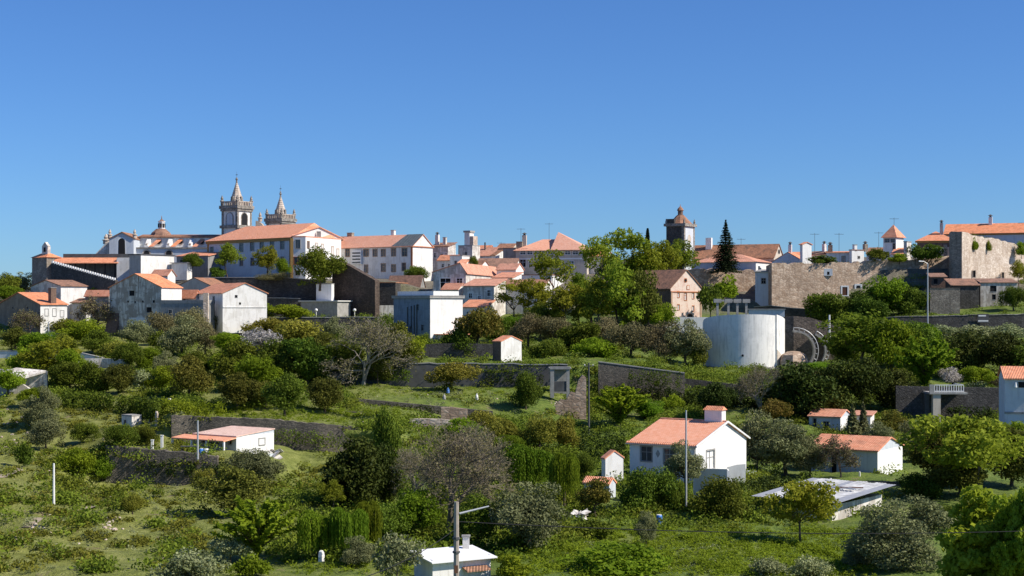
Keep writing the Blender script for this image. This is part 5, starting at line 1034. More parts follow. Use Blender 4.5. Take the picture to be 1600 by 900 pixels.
def quads_mesh(name, V, mat, tint):
    nq = len(V) // 4; me = bpy.data.meshes.new(name)
    me.vertices.add(4 * nq); me.vertices.foreach_set('co', V.astype(np.float32).ravel())
    me.loops.add(4 * nq); me.loops.foreach_set('vertex_index', np.arange(4 * nq, dtype=np.int32))
    me.polygons.add(nq); me.polygons.foreach_set('loop_start', np.arange(0, 4 * nq, 4, dtype=np.int32)); me.polygons.foreach_set('loop_total', np.full(nq, 4, np.int32))
    at = me.attributes.new('tint', 'FLOAT', 'FACE'); at.data.foreach_set('value', tint.astype(np.float32))
    me.update(calc_edges=True); me.validate(); me.materials.append(mat); return me
def clumps(centers, radii, per, squash=.75):
    """leaf positions around clump centres, denser towards the clump surface"""
    P_, O_, T_ = [], [], []
    for c, r in zip(centers, radii):
        n = int(per * (r / np.mean(radii)) ** 2); d = rng.normal(size=(n, 3)); d /= np.linalg.norm(d, axis=1)[:, None]
        q = r * rng.uniform(.35, 1.08, (n, 1)) ** .6; P_.append(c + d * q * np.array([1, 1, squash])); O_.append(d); T_.append(np.full(n, rng.uniform(0, .45)))
    return np.concatenate(P_), np.concatenate(O_), np.concatenate(T_)
def crown_centers(n, rx, rz, zc, lo=-.8, hollow=.45):
    out = []; k_ = 6; az0 = rng.uniform(0, 6.283)
    lob = [(math.cos(az0 + i * 6.283 / (k_ - 1) + rng.uniform(-.4, .4)) * .52 if i else 0, math.sin(az0 + i * 6.283 / (k_ - 1) + rng.uniform(-.4, .4)) * .52 if i else 0, rng.uniform(-.5, .32) if i else .38, rng.uniform(.45, .72)) for i in range(k_)]
    while len(out) < n:
        d = rng.normal(size=3); d /= np.linalg.norm(d)
        if d[2] < lo: continue
        q = rng.uniform(hollow, 1); lx, ly, lz, ls = lob[rng.integers(k_)]; out.append(np.array([(lx + d[0] * q * ls) * rx, (ly + d[1] * q * ls) * rx, zc + (lz + d[2] * q * ls) * rz]))
    return np.array(out)
def limbs(mb, centers, h, r, fork=.35, k=7, n=6):
    f = Vector((rng.normal() * .03 * h, rng.normal() * .03 * h, h * fork)); mb.tube((0, 0, -.4), (0, 0, 0), r * 1.35, r * 1.15, n); mb.tube((0, 0, 0), f, r * 1.15, r * .75, n)
    idx = rng.permutation(len(centers))[:k]
    for i in idx:
        c = Vector(centers[i]); mid = f.lerp(c, .5) + Vector((rng.normal() * .05 * h, rng.normal() * .05 * h, rng.normal() * .03 * h))
        mb.tube(f, mid, r * .55, r * .3, 5); mb.tube(mid, c, r * .3, r * .08, 4)
PROTO = {}
def reg(kind, tm, cm, h, w):
    me = cm or tm; v = np.empty(len(me.vertices) * 3, np.float32); me.vertices.foreach_get('co', v); v = v.reshape(-1, 3)
    PROTO.setdefault(kind, []).append((tm, cm, float(np.percentile(v[:, 2], 99.3)), 2 * float(np.percentile(np.abs(v[:, 0]), 98.6))))
def mk_round(kind, mat, variants=3, h=8, w=8, nc=34, per=190, leaf=.3, cr=.2, fork=.3, trunk=.22, lo=-.7, hollow=.5, zc=.58, rzf=.42, sq=.75, barkm=bark):
    for v in range(variants):
        cs = crown_centers(nc, w / 2 * .84, h * rzf * .86, h * zc, lo, hollow); rr = w * cr * rng.uniform(.6, 1.25, nc)
        p, o, t = clumps(cs, rr, per, sq); keep = p[:, 2] > .08 * h; p, o, t = p[keep], o[keep], t[keep]
        cm = leaves_mesh(kind + '_crown', p, o, leaf, mat, t); mb = MB(); limbs(mb, cs, h, trunk, fork); reg(kind, mesh(kind + '_trunk', mb, barkm), cm, h, w)
mk_round('oak', L['oak'], 4, nc=46, per=220, leaf=.27, zc=.5, rzf=.5, lo=-.95)
mk_round('carob', L['carob'], 2, nc=44, per=220, leaf=.26, cr=.19, zc=.52, rzf=.48, lo=-.9)
mk_round('shade', L['ivy'], 3, nc=50, per=220, leaf=.27, zc=.5, rzf=.5, lo=-.95)
mk_round('dome', L['oak'], 2, 6, 8, nc=44, per=260, leaf=.2, cr=.17, fork=.2, lo=-.25, zc=.42, rzf=.52)
mk_round('spring', L['spring'], 3, 10, 8, nc=56, per=84, leaf=.24, cr=.115, hollow=.25, lo=-.9, zc=.52, rzf=.48, trunk=.16)
mk_round('bright', L['bright'], 3, 8, 8, nc=44, per=170, leaf=.28, cr=.17, hollow=.4, zc=.5, rzf=.5, lo=-.95)
mk_round('airy', L['spring'], 2, 12, 9, nc=56, per=44, leaf=.25, cr=.085, hollow=.2, zc=.66, rzf=.34, trunk=.15)
mk_round('olive', L['olive'], 4, 7, 7.5, nc=52, per=230, leaf=.17, cr=.14, fork=.2, trunk=.2, hollow=.4, lo=-.95, zc=.52, rzf=.5)
mk_round('grey', L['grey'], 3, 6, 8, nc=40, per=190, leaf=.18, cr=.16, lo=-.3, zc=.45, rzf=.5)
mk_round('rusty', L['rusty'], 2, 7, 6.5, nc=34, per=180, leaf=.24, cr=.18)
mk_round('yellow', L['yellow'], 3, 5, 7, nc=34, per=200, leaf=.22, cr=.18, lo=-.2, zc=.42, rzf=.5)
mk_round('blossom', L['blossom'], 2, 4, 5, nc=30, per=90, leaf=.15, cr=.15, lo=-.2, zc=.5, rzf=.45)
mk_round('bush', L['bright'], 3, 2.4, 3, nc=20, per=110, leaf=.16, cr=.22, lo=-.1, zc=.4, rzf=.5, trunk=.05)
mk_round('darkbush', L['oak'], 3, 2.4, 3, nc=20, per=120, leaf=.16, cr=.22, lo=-.1, zc=.4, rzf=.5, trunk=.05)
mk_round('dry', L['tips'], 2, 2.4, 3.2, nc=26, per=110, leaf=.12, cr=.2, lo=-.1, zc=.4, rzf=.5, trunk=.05)
mk_round('near', L['near'], 1, 9, 8, nc=120, per=130, leaf=.25, cr=.09, hollow=.35, zc=.55, rzf=.46)
mk_round('fig', L['spring'], 2, 6, 7, nc=60, per=100, leaf=.2, cr=.11, hollow=.35, zc=.62, rzf=.36, trunk=.1)
mk_round('nearolive', L['olive'], 2, 8, 8, nc=90, per=230, leaf=.12, cr=.1, hollow=.35, zc=.52, rzf=.48, trunk=.16)
def mk_plume(kind, mat, variants, h, w, shoots, per, leaf, droop=.5):
    for v in range(variants):
        P_, O_, T_ = [], [], []; mb = MB(); mb.tube((0, 0, -.3), (0, 0, h * .3), .16, .1, 5)
        for s_ in range(shoots):
            az = rng.uniform(0, 6.283); r_ = w / 2 * rng.uniform(.25, 1); hh = h * rng.uniform(.65, 1) * (1 - .35 * (r_ / (w / 2)) ** 2); b0 = rng.uniform(.05, .45) * h
            tv = rng.uniform(0, .45); pts = []
            for i in range(per):
                u = (i + rng.random()) / per; x = r_ * (u ** 1.15); z = b0 + (hh - b0) * (u ** .8) * (1 - .12 * droop * u * u)
                wd = .32 * (1 - u * .75); p = np.array([x * math.cos(az), x * math.sin(az), z]) + rng.normal(size=3) * wd * .5
                P_.append(p); O_.append(np.array([math.cos(az) * .5, math.sin(az) * .5, .8])); T_.append(tv + .15 * u)
            a = Vector((0, 0, h * .2)); bq = Vector((r_ * .6 * math.cos(az), r_ * .6 * math.sin(az), hh * .75)); mb.tube(a, bq, .06, .02, 3)
        reg(kind, mesh(kind + '_trunk', mb, bark), leaves_mesh(kind + '_crown', np.array(P_), np.array(O_), leaf, mat, np.array(T_), aspect=2.2), h, w)
mk_plume('plume', L['bright'], 2, 7, 7, 90, 70, .26)
def mk_willow(kind, variants, h, w):
    for v in range(variants):
        P_, O_, T_ = [], [], []; mb = MB(); nt_ = 5; mb.tube((0, 0, -.4), (0, 0, h * .5), .25, .18, 6)
        for d in range(nt_):
            az = 6.283 * d / nt_ + rng.uniform(-.5, .5); rc = w * rng.uniform(.12, .3); cx, cy, cz = rc * math.cos(az), rc * math.sin(az), h * rng.uniform(.72, .93); mb.tube((0, 0, h * .4), (cx, cy, cz - .3), .13, .05, 5)
            for s_ in range(70):
                a = rng.uniform(0, 6.283); ro = w * .22 * math.sqrt(rng.random()); ln = (cz) * rng.uniform(.45, .95); tv = rng.uniform(0, .45); n_ = 46
                for i in range(n_):
                    u = i / n_; q = min(1, u * 3.2); x = cx + ro * q * math.cos(a); y = cy + ro * q * math.sin(a); z = cz + .25 * w * .15 * math.sin(q * 1.57) * (1 - ro / (w * .3)) - max(0, u - .12) * ln
                    if z < .15: continue
                    P_.append((x + rng.normal() * .05, y + rng.normal() * .05, z)); O_.append((math.cos(a), math.sin(a), .2)); T_.append(tv)
        pos = np.array(P_); n = len(pos); az = rng.uniform(0, 6.283, n); t = np.stack([np.cos(az) * .03, np.sin(az) * .03, -np.ones(n) * .17 * rng.uniform(.7, 1.3, n)], 1); b = np.stack([-np.sin(az), np.cos(az), np.zeros(n)], 1) * .05
        V = np.stack([pos - t, pos - b, pos + t, pos + b], 1).reshape(-1, 3); reg(kind, mesh(kind + '_trunk', mb, bark), quads_mesh(kind + '_crown', V, L['willow'], np.clip(np.array(T_) + rng.random(n) * .5, 0, 1)), h, w)
mk_willow('willow', 3, 7, 7)
def mk_conifer(kind, h, w, layers, mat, variants=1, drop=.3):
    for v in range(variants):
        P_, O_, T_ = [], [], []; mb = MB(); mb.tube((0, 0, -.4), (0, 0, h * .97), w * .03 + .06, .02, 6)
        for l in range(layers):
            u = l / (layers - 1); z = h * (.06 + .92 * u); rl = w / 2 * (1 - u) ** .9 * rng.uniform(.85, 1.1) + .05; nb = int(5 + 6 * (1 - u))
            for k in range(nb):
                az = 6.283 * k / nb + rng.uniform(-.3, .3); rr = rl * rng.uniform(.75, 1.12); tv = rng.uniform(0, .4)
                mb.tube((0, 0, z), (rr * .8 * math.cos(az), rr * .8 * math.sin(az), z - rr * drop), .04, .015, 3)
                for i in range(int(16 + 60 * rr / (w / 2))):
                    q = rng.uniform(.08, 1) * rr; sp = (.12 + .16 * (1 - q / rr)) * min(rr, 2); P_.append((q * math.cos(az) + rng.normal() * sp, q * math.sin(az) + rng.normal() * sp, z - q * drop + rng.normal() * .12 + .12 * (q / rr) ** 2 * rr * .5)); O_.append((0, 0, 1)); T_.append(tv)
        reg(kind, mesh(kind + '_trunk', mb, bark), leaves_mesh(kind + '_crown', np.array(P_), np.array(O_), .26 * (w / 5) ** .3, mat, np.array(T_), flat=.8), h, w)
mk_conifer('conifer', 13, 6.2, 22, L['conifer']); mk_conifer('youngcypress', 4, 2, 18, L['olive'], 2, -.3)
def mk_cypress():
    n = 5200; z = rng.uniform(.04, 1, n); r_ = (np.sin(np.clip(z, 0, 1) ** .6 * math.pi) ** .55 * .55 + .06) * (1 - z * .35) * rng.uniform(.6, 1.05, n); a = rng.uniform(0, 6.283, n)
    p = np.stack([r_ * np.cos(a), r_ * np.sin(a), z * 11], 1); o = np.stack([np.cos(a), np.sin(a), np.zeros(n) + .3], 1)
    reg('cypress', mesh('cypress_trunk', MB().tube((0, 0, -.4), (0, 0, 9), .14, .03, 6), bark), leaves_mesh('cypress_crown', p, o, .2, L['conifer'], np.zeros(n) + .2, up=.6), 11, 1.5)
mk_cypress()
def mk_bare(kind, h, w, barkm, depth=6, r0=.2, spread=.55, leafm=None, nl=0, variants=2, fork0=.25, tw=.012):
    for v in range(variants):
        mb = MB(); ends = []
        def grow(p, d, ln, r_, k):
            q = p + d * ln; mb.tube(p, q, r_, max(tw, r_ * .68), 5 if k < 2 else 3, False)
            if k >= depth: ends.append(q); return
            if k >= depth - 2: ends.append(q)
            for i in range(3 if k < depth - 1 else 2):
                dd = (d + Vector((rng.normal(), rng.normal(), rng.normal() * .8 + .12)) * spread).normalized(); grow(p + d * ln * rng.uniform(.55, 1), dd, ln * rng.uniform(.62, .86), max(tw, r_ * .55), k + 1)
        mb.tube((0, 0, -.4), (0, 0, h * .06), r0 * 1.3, r0 * 1.1, 6); 
        for i in range(3): grow(Vector((0, 0, h * .05)), Vector((rng.normal() * .3, rng.normal() * .3, 1)).normalized(), h * fork0, r0 * (1 if i == 0 else .7), 0)
        vs = np.array(mb.v); f = (h / vs[:, 2].max()); g = (w / 2) / np.percentile(np.hypot(vs[:, 0], vs[:, 1]), 99.5); sc = np.array([g, g, f]); mb.v = [tuple(x) for x in vs * sc]
        cm = None
        if leafm:
            e = np.array([tuple(q) for q in ends]) * sc; i_ = rng.integers(0, len(e), nl); p = e[i_] + rng.normal(size=(nl, 3)) * .22; o = rng.normal(size=(nl, 3)); cm = leaves_mesh(kind + '_crown', p, o, .14, leafm, rng.random(nl) * .4)
        reg(kind, mesh(kind + '_trunk', mb, barkm), cm, h, w)
mk_bare('bare', 9, 10, palebark, 6, .2, .55, L['grey'], 4500, tw=.009)
mk_bare('bigbare', 11, 14, twig, 7, .2, .6, L['grey'], 6000, 1, tw=.009)
mk_bare('brownbare', 5, 5, plain('purplish_twigs', (.16, .12, .1), .9, .3), 6, .1, .6, L['grey'], 2200, tw=.01)
print('protos', {k: [len(v[1].polygons) if v[1] else 0 for v in vs] for k, vs in PROTO.items()})
SPEC = {  # kind: (object name, category, group)
 'oak': ('evergreen_tree', 'tree', 'dark evergreen trees on the slope'), 'shade': ('evergreen_tree', 'tree', 'dark evergreen trees on the slope'), 'carob': ('evergreen_tree', 'tree', 'dark evergreen trees on the slope'), 'dome': ('round_tree', 'tree', 'dense round garden trees'),
 'spring': ('leafy_tree', 'tree', 'trees in fresh spring leaf'), 'bright': ('leafy_tree', 'tree', 'trees in fresh spring leaf'), 'airy': ('leafy_tree', 'tree', 'trees in fresh spring leaf'), 'fig': ('leafy_tree', 'tree', 'trees in fresh spring leaf'), 'near': ('leafy_tree', 'tree', 'trees in fresh spring leaf'),
 'olive': ('olive_tree', 'tree', 'olive trees'), 'nearolive': ('olive_tree', 'tree', 'olive trees'), 'grey': ('grey_shrub', 'shrub', 'grey-brown shrubs'), 'rusty': ('leafy_tree', 'tree', None), 'yellow': ('yellow_green_shrub', 'shrub', 'yellow-green shrubs'),
 'blossom': ('blossom_shrub', 'shrub', 'pale blossoming shrubs'), 'bush': ('bush', 'bush', 'small bushes'), 'darkbush': ('bush', 'bush', 'small bushes'), 'dry': ('silvery_bush', 'bush', 'silvery bushes'), 'plume': ('feathery_tree', 'tree', None),
 'willow': ('willow_tree', 'tree', 'weeping willows'), 'conifer': ('conifer_tree', 'tree', None), 'youngcypress': ('young_cypress', 'tree', None), 'cypress': ('cypress_tree', 'tree', None),
 'bare': ('bare_tree', 'tree', 'bare trees'), 'bigbare': ('bare_tree', 'tree', 'bare trees'), 'brownbare': ('bare_shrub', 'shrub', 'bare trees')}
cnt = {}
def plant(kind, x, yb, hpx, wpx, label, Y=None, group=None, sink=.02):
    g = ground(x, yb) if Y is None else P(x, yb, Y)
    tm, cm, h, w_ = PROTO[kind][cnt.get(kind, 0) % len(PROTO[kind])]; cnt[kind] = cnt.get(kind, 0) + 1
    s = S(g.y); nm, cat, gr = SPEC[kind]; t = thing(nm, label, cat, g - Vector((0, 0, sink * hpx * s)), rnd.uniform(0, 6.28), group or gr)
    t.scale = (wpx * s / w_, wpx * s / w_, hpx * s / h)
    o = bpy.data.objects.new('trunk', tm); COL.objects.link(o); o.parent = t
    if cm: o = bpy.data.objects.new('crown', cm); COL.objects.link(o); o.parent = t
    return t
TREES = '''
spring 355 432 52 44 round yellow-green tree before the left end of the school |374
spring 417 432 48 42 thinner yellow-green tree before the middle of the school |374
bright 441 431 27 22 small bright tree between the thin school tree and its ochre pilaster |373
oak 500 450 62 66 dark leafy tree at the lit corner of the school |358
dome 650 444 28 40 dark bush tree in front of the blank bright gable |377
dome 741 420 20 16 small dark bush below the square turret |382
oak 340 440 22 26 dark shrubby tree at the foot of the school's left end |372
oak 300 418 22 30 dark round tree against the roof left of the school |390
airy 862 508 118 92 tall airy young tree in front of the pink hipped mansion |338
airy 803 508 72 62 airy young tree before the white courtyard house |334
spring 836 505 70 56 leafy sapling between the two airy trees by the courtyard |332
airy 935 495 126 82 airy tree right of the mansion standing against the sky |345
airy 985 480 124 100 very thin tree crown with sky showing through |352
spring 905 505 78 60 loose green tree under the airy crowns |336
spring 1010 470 90 66 fresh green tree between cypress and thin crown |350
spring 960 470 76 60 low fresh tree behind the thin crown |356
oak 1320 575 60 50 dark tree hiding the right end of the masonry bank |292
bright 12 612 34 50 ivy-green bush over the ruined white terrace |234
bright 48 640 34 40 green bush at the foot of the ruined white terrace
cypress 1012 430 74 11 slender dark cypress left of the church tower |386
spring 1035 448 72 56 yellow-green tree mass at the foot of the cypress |352
spring 1062 440 66 56 yellow-green tree hiding the base of the church tower |356
bright 1000 450 52 50 dense green tree left of the cypress foot |350
conifer 1134 424 80 42 tall dark conifer before the orange sacristy roof |368
spring 885 528 84 64 green tree behind the grey shrubs, right of the courtyard |320
spring 930 530 96 66 olive-green tree in the middle of the wood |318
spring 968 528 120 86 tall fresh tree left of the pink church wood |318
carob 1005 520 96 62 brownish tree touching the pink church roof |318
bright 1035 515 40 40 light green tree at the foot of the pink church |316
oak 845 525 50 50 dark shrubby tree under the airy mansion tree |322
bright 797 530 35 45 bright bush left of the dark courtyard trees |322
darkbush 775 535 42 42 dark bush above the gabled garden shed |318
grey 825 540 50 60 grey-brown shrub in the dark bank over the shed |306
grey 865 545 50 60 grey shrub right of the brown bank shrub |305
oak 905 560 55 70 dark tree on the bank below the wood |298
oak 855 565 35 60 low dark tree right of the gabled garden shed |286
bright 930 568 40 60 green bush on the bank left of the grey thicket |284
grey 985 565 60 66 leftmost big grey shrub of the thicket by the tank |286
grey 1030 568 66 66 middle grey shrub of the thicket by the tank |284
olive 1072 572 72 62 grey-green shrub touching the left side of the tank |283
darkbush 1092 574 34 26 dark low bush at the tank's left foot |282
rusty 745 560 78 66 dark tree with rusty tips right of the tall flat-roofed house |287
oak 718 562 50 46 dark low tree before the lower wall of the flat-roofed house |286
dome 662 562 40 30 small round green tree left of the dark garden bank |286
bare 568 602 108 112 large pale-trunked nearly bare tree on the vegetable terrace
carob 622 603 76 74 yellowish-green tree right of the bare terrace tree
carob 590 600 60 40 small brown-green tree behind the pale bare trunk
oak 540 590 50 60 dark tree left of the bare terrace tree
yellow 703 607 40 76 flattened yellow-green tree in front of the concrete wall
dome 822 640 58 54 dark round tree left of the concrete frame
oak 480 602 72 76 dark tree of the orchard nearest the bare terrace tree
oak 430 600 66 70 middle dark tree of the orchard's upper row
oak 375 600 66 70 left dark tree of the orchard's upper row
bright 400 606 50 60 lighter tree between the orchard's upper row trees
carob 372 640 56 60 leftmost orange tree over the grass strip
oak 445 650 64 62 dark orange tree with visible trunk over the grass strip
carob 508 648 50 56 smaller orange tree right of the dark one
carob 415 640 40 50 orange tree between leftmost and dark one
blossom 405 560 46 56 grey-white blossoming shrub above the orchard
yellow 470 548 48 96 wide yellow-green shrub below the roadside wall
yellow 425 530 32 80 yellow shrub at the foot of the white barn
bright 360 560 40 60 bright green tree left of the blossoming shrub
bright 450 522 24 60 low bright bush below the road wall left
olive 530 540 44 50 dull olive shrub right under the roadside wall
bright 640 580 50 50 green bush at the foot of the flat-roofed house
carob 508 560 40 50 small brown-green tree between yellow shrub and bare tree
olive 285 556 62 70 wide grey shrub right of the big stained building
olive 345 530 52 48 grey tree between grey cement building and barn
grey 320 556 52 50 grey thicket left of the bright green tree
darkbush 250 548 30 34 dark bush at the corner of the big stained building
carob 296 622 66 66 round brownish-green tree left of the orchard
bright 345 590 40 40 green bush between round brownish tree and orchard
dome 200 578 42 48 dark round tree under the big stained building
bright 233 578 34 38 light green bush right of the dark round tree
spring 80 604 76 100 large bright yellow-green tree at the left road
bright 45 590 50 50 green tree at the left end of the blue parapet
bright 110 606 60 50 green tree right of the large bright yellow one
oak 100 612 46 48 dark tree below the large bright yellow one
oak 150 614 48 50 dark tree behind the hanging hedge
carob 185 614 44 50 brownish tree behind the hanging hedge's right part
dry 225 612 34 40 pale silvery bush right of the hanging hedge trees
bright 255 612 40 44 green bush left of the round brownish tree
brownbare 48 530 46 64 purplish bare shrub in front of the brown stone house
brownbare 155 520 56 60 bare brown shrub left of the big stained building
bright 128 540 40 60 low green tree between stone house and stained building
yellow 110 530 30 60 yellow-green shrub under the brown stone house wall
oak 152 552 36 44 dark tree below the bare brown shrub
oak 8 470 42 40 dark tree at the far left skyline |380
bright 12 480 34 50 bright tree left of the two-tone house |362
olive 36 462 36 40 bluish tree on the far left skyline |400
oak 30 478 22 36 dark bush between skyline tree and two-tone house |362
olive 60 672 66 58 grey olive tree at the white ruined terrace
olive 72 704 62 56 lower grey olive tree below the other one
dome 130 690 28 48 flat-topped orange tree on the scrubby slope
dome 186 698 34 52 flat-topped orange tree nearer the hut platform
dome 225 694 26 40 small flat tree beside the white gate posts
darkbush 38 730 36 24 dark bush beside the little stone bridge
bright 120 745 44 50 fresh bush patch below the flat-topped orange trees
bright 160 752 38 36 green bush at the corner of the hut platform
yellow 318 768 34 40 yellow-green bush below the hut platform wall
carob 365 806 74 104 dark reddish-green tree in the left meadow
olive 396 764 62 66 small grey tree with leaning trunk below the hut
plume 400 878 96 112 bright feathery tree in the lower left
yellow 207 803 30 34 lone small tree casting a dark shadow on the meadow
willow 498 872 74 62 left weeping willow beside the feathery tree
willow 542 874 82 62 middle weeping willow of the three beside the feathery tree
willow 575 862 80 36 narrow right weeping willow
shade 550 792 106 84 big dark tree above the weeping willows
shade 595 790 90 60 dark tree merging into the large bare tree
oak 608 738 96 46 narrow dark tree rising by the terrace wall
spring 520 800 50 40 loose pale-barked tree before the big dark tree
bigbare 700 838 176 196 very large tangled bare tree in the middle
bare 640 790 90 100 bare whitish tree left of the very large tangled one
bare 755 770 100 80 bare tree right behind the very large tangled one
bright 650 842 74 80 green tree under the branches of the large bare tree
oak 600 850 60 70 dark green tree between willow and bare tree
oak 745 855 80 76 dark tree right behind the thick pole
spring 690 800 54 50 green crown inside the large bare tree
olive 826 862 106 112 big grey olive tree right of the thick pole
willow 832 765 70 84 drooping bright green tree over the big olive
willow 882 790 84 56 drooping bright tree beside the tiny pink-roofed hut
willow 790 740 60 60 smaller drooping tree above the big olive
yellow 790 700 46 60 yellow-green shrub left in the row below the mossy wall
yellow 842 706 56 64 largest yellow-green shrub in the row below the mossy wall
yellow 884 702 50 52 right yellow-green shrub in the row below the mossy wall
yellow 748 682 40 60 yellow-green shrub beside the pale dry stone wall
bright 722 700 46 60 green shrub above the large bare tree
rusty 930 808 60 54 rusty-leaved tree hiding the tiny pink-roofed hut
dome 912 752 44 40 dark green bush left of the little white outbuilding
dome 1008 808 76 96 big dense dark green tree before the cottage |156
dome 1052 812 58 56 dense tree filling the gap under the cottage olive |157
dome 1128 822 74 104 round dense tree right of the cottage yard wall |152
olive 1070 762 72 58 grey olive tree covering the cottage's second window |160
olive 1182 740 96 72 large olive tree at the right of the cottage
olive 1228 742 84 84 wide olive tree between cottage and long-roofed outbuilding
olive 1265 745 60 60 olive tree brushing the long-roofed outbuilding
rusty 1211 672 46 52 round orange-dotted tree above the cottage olives
bare 1190 648 78 82 bare grey tree below the tank
grey 1245 622 46 70 grey thicket right under the tank
shade 1120 655 56 62 dark tree behind the cottage chimney
plume 968 664 58 84 bright feathery bush beside the slim dark pole
bright 1010 655 30 50 green bush behind the cottage roof
bush 1050 640 24 40 light bush above the cottage roof
shade 1255 655 86 86 black-shaded tree left in the dark bank
shade 1300 650 84 86 black-shaded tree in the middle of the dark bank
shade 1350 645 84 84 black-shaded tree right in the dark bank
shade 1225 648 62 50 dark tree at the left end of the dark bank
bright 1290 592 26 90 light green bush strip over the dark bank
spring 1340 580 92 104 large green tree right of the curved stairs
bright 1395 580 80 70 green tree left of the lower feathery tree
bright 1385 494 60 66 fresh green tree against the brown rampart |340
oak 1290 515 56 66 dark tree at the foot of the brown rampart |338
oak 1340 500 44 66 dark tree under the white-framed doorway |338
oak 1425 495 44 44 dark tree left of the street lamp |338
oak 1425 575 70 60 dark tree behind the lower feathery tree
plume 1446 608 78 86 bright feathery tree left of the balcony
shade 1500 590 70 66 dark tree above the white blossoming shrub
shade 1560 592 70 96 wide dark tree above the right edge cottage
shade 1400 640 60 60 deep shaded tree under the feathery one
oak 1600 600 60 60 dark tree at the right edge above the blue cottage
bright 1530 615 42 56 lighter tree between the dark ones at the right
blossom 1488 608 34 36 white blossoming shrub behind the balcony
dry 1526 618 24 36 pale green shrub behind the balcony railing
brownbare 1558 618 32 40 purplish shrub beside the blue cottage
dome 1584 486 38 46 clipped round bush under the bastion |338
dry 1470 530 22 60 pale reedy shrub before the dark road wall
dry 1520 532 24 60 second pale reedy shrub before the dark road wall
dry 1572 532 26 60 pale reedy shrub nearest the right edge
bright 1440 545 40 60 green shrub at the lamp foot
youngcypress 1332 682 48 22 left young cypress hiding the small white house
youngcypress 1349 682 50 18 right young cypress by the short annex
rusty 1392 690 48 50 orange-dotted bush right of the short annex
olive 1370 700 40 50 dull olive bush above the long-roofed outbuilding
brownbare 1314 746 66 56 brown bare tree in front of the long-roofed outbuilding
olive 1425 720 60 60 olive tree at the end of the long-roofed outbuilding
carob 1465 760 90 100 large dark tree right of the long-roofed outbuilding
fig 1525 775 124 160 large speckled yellow-green tree under the balcony
carob 1580 760 90 100 dark tree behind the speckled one
carob 1500 772 60 90 low dark tree under the speckled crown
fig 1590 720 60 70 paler tree at the foot of the blue cottage
oak 1440 780 40 60 dark bush between metal roof and speckled tree
oak 1350 520 50 60 dark tree between green tree and rampart doorway
oak 1265 560 56 40 dark tree at the right end of the curved stairs
oak 700 520 30 30 dark shrub beside the flat-roofed house balcony
grey 950 545 50 60 grey-brown shrub at the foot of the brownish wood
spring 925 515 70 60 fresh tree before the brownish dark one
darkbush 530 560 36 50 dark shrub left of the bare terrace tree trunk
oak 590 540 44 60 dark tree behind the bare terrace tree crown
olive 215 545 44 46 dull olive bush before the battered buttress
grey 255 540 52 54 grey bush hiding the base of the big stained building
grey 300 538 56 50 grey bush below the grey cement building
olive 378 528 40 44 grey-green bush before the white barn gable
bright 408 520 26 40 low fresh bush at the right foot of the white barn
oak 98 556 34 44 dark bush between the purplish shrub and low green tree
carob 25 548 36 50 brownish bush under the brown stone house
oak 310 590 40 40 dark tree behind the round brownish-green one
olive 262 590 40 44 grey bush left behind the round brownish-green tree
yellow 180 560 26 60 yellow bank shrub under the big stained building
bright 60 560 40 60 green bush behind the blue parapet
fig 1250 848 98 100 thin-trunked fresh tree before the metal-roofed shed
nearolive 1410 930 150 150 large dark olive tree in the lower right |120
nearolive 1345 905 76 60 smaller olive shoot left of the large lower right one |122
near 1560 1010 240 190 big bright green tree filling the lower right corner |104
near 1610 960 200 110 bright green tree cut by the right edge |100
yellow 1510 812 24 80 low yellow-green hedge bush behind the corner tree
oak 1475 820 30 60 dark bush between the olive and yellow hedge
bright 965 925 76 160 leafy green bush at the bottom centre |118
bush 800 905 40 50 flowering bush right of the white-roofed shed |114
dry 300 915 56 90 silvery bush at the bottom left |113
dry 360 880 40 60 silvery weedy bush beside the feathery tree
bush 395 900 34 46 yellow-green round bush at the bottom left edge |116
olive 560 885 44 60 grey scrubby bush between willows and white roof
dry 620 905 70 70 thin pale shrub left of the white-roofed shed |112
dry 1205 905 34 60 pale-tipped bush at the bottom under the fresh tree |117
dry 1265 910 40 60 pale-tipped bush at the bottom nearer the large olive |117
olive 1010 855 54 30 single grey bush in the shade of the dense tree
darkbush 930 840 30 60 dark bush left of the blue drum
bush 1330 800 30 40 green bush at the white end of the metal-roofed shed
darkbush 1285 413 14 40 dark bush on top of the rampart left |365
darkbush 1372 410 22 30 dark bush on the rampart below the low orange roof |366
bush 1405 410 14 30 green bush at the foot of the tower house |366
darkbush 1430 408 26 28 dark bush left of the hipped house |367
darkbush 1455 408 26 38 dark bush under the hipped house |367
bush 1524 392 20 10 grassy tuft in the left hole of the bastion |364
bush 1545 394 18 9 grassy tuft in the right hole of the bastion |369
bush 1596 400 22 16 grassy tuft at the bastion's right end |378
spring 1592 446 40 26 thin leafy tree against the right end of the bastion |372
bush 1130 468 36 40 yellow-green bush behind the T-posts |330
darkbush 1110 490 44 40 dark bush left behind the T-posts |322
grey 430 440 14 60 dry weeds on the foot of the school terrace |360.5
bright 150 470 20 20 green ivy bush at the end of the gallery |372
'''
for ln in TREES.strip().split('\n'):
    f, _, rest = ln.partition('|'); q = f.split(None, 5); Yv = float(rest) if rest.strip() else None
    plant(q[0], float(q[1]), float(q[2]), float(q[3]), float(q[4]), q[5].strip(), Yv)
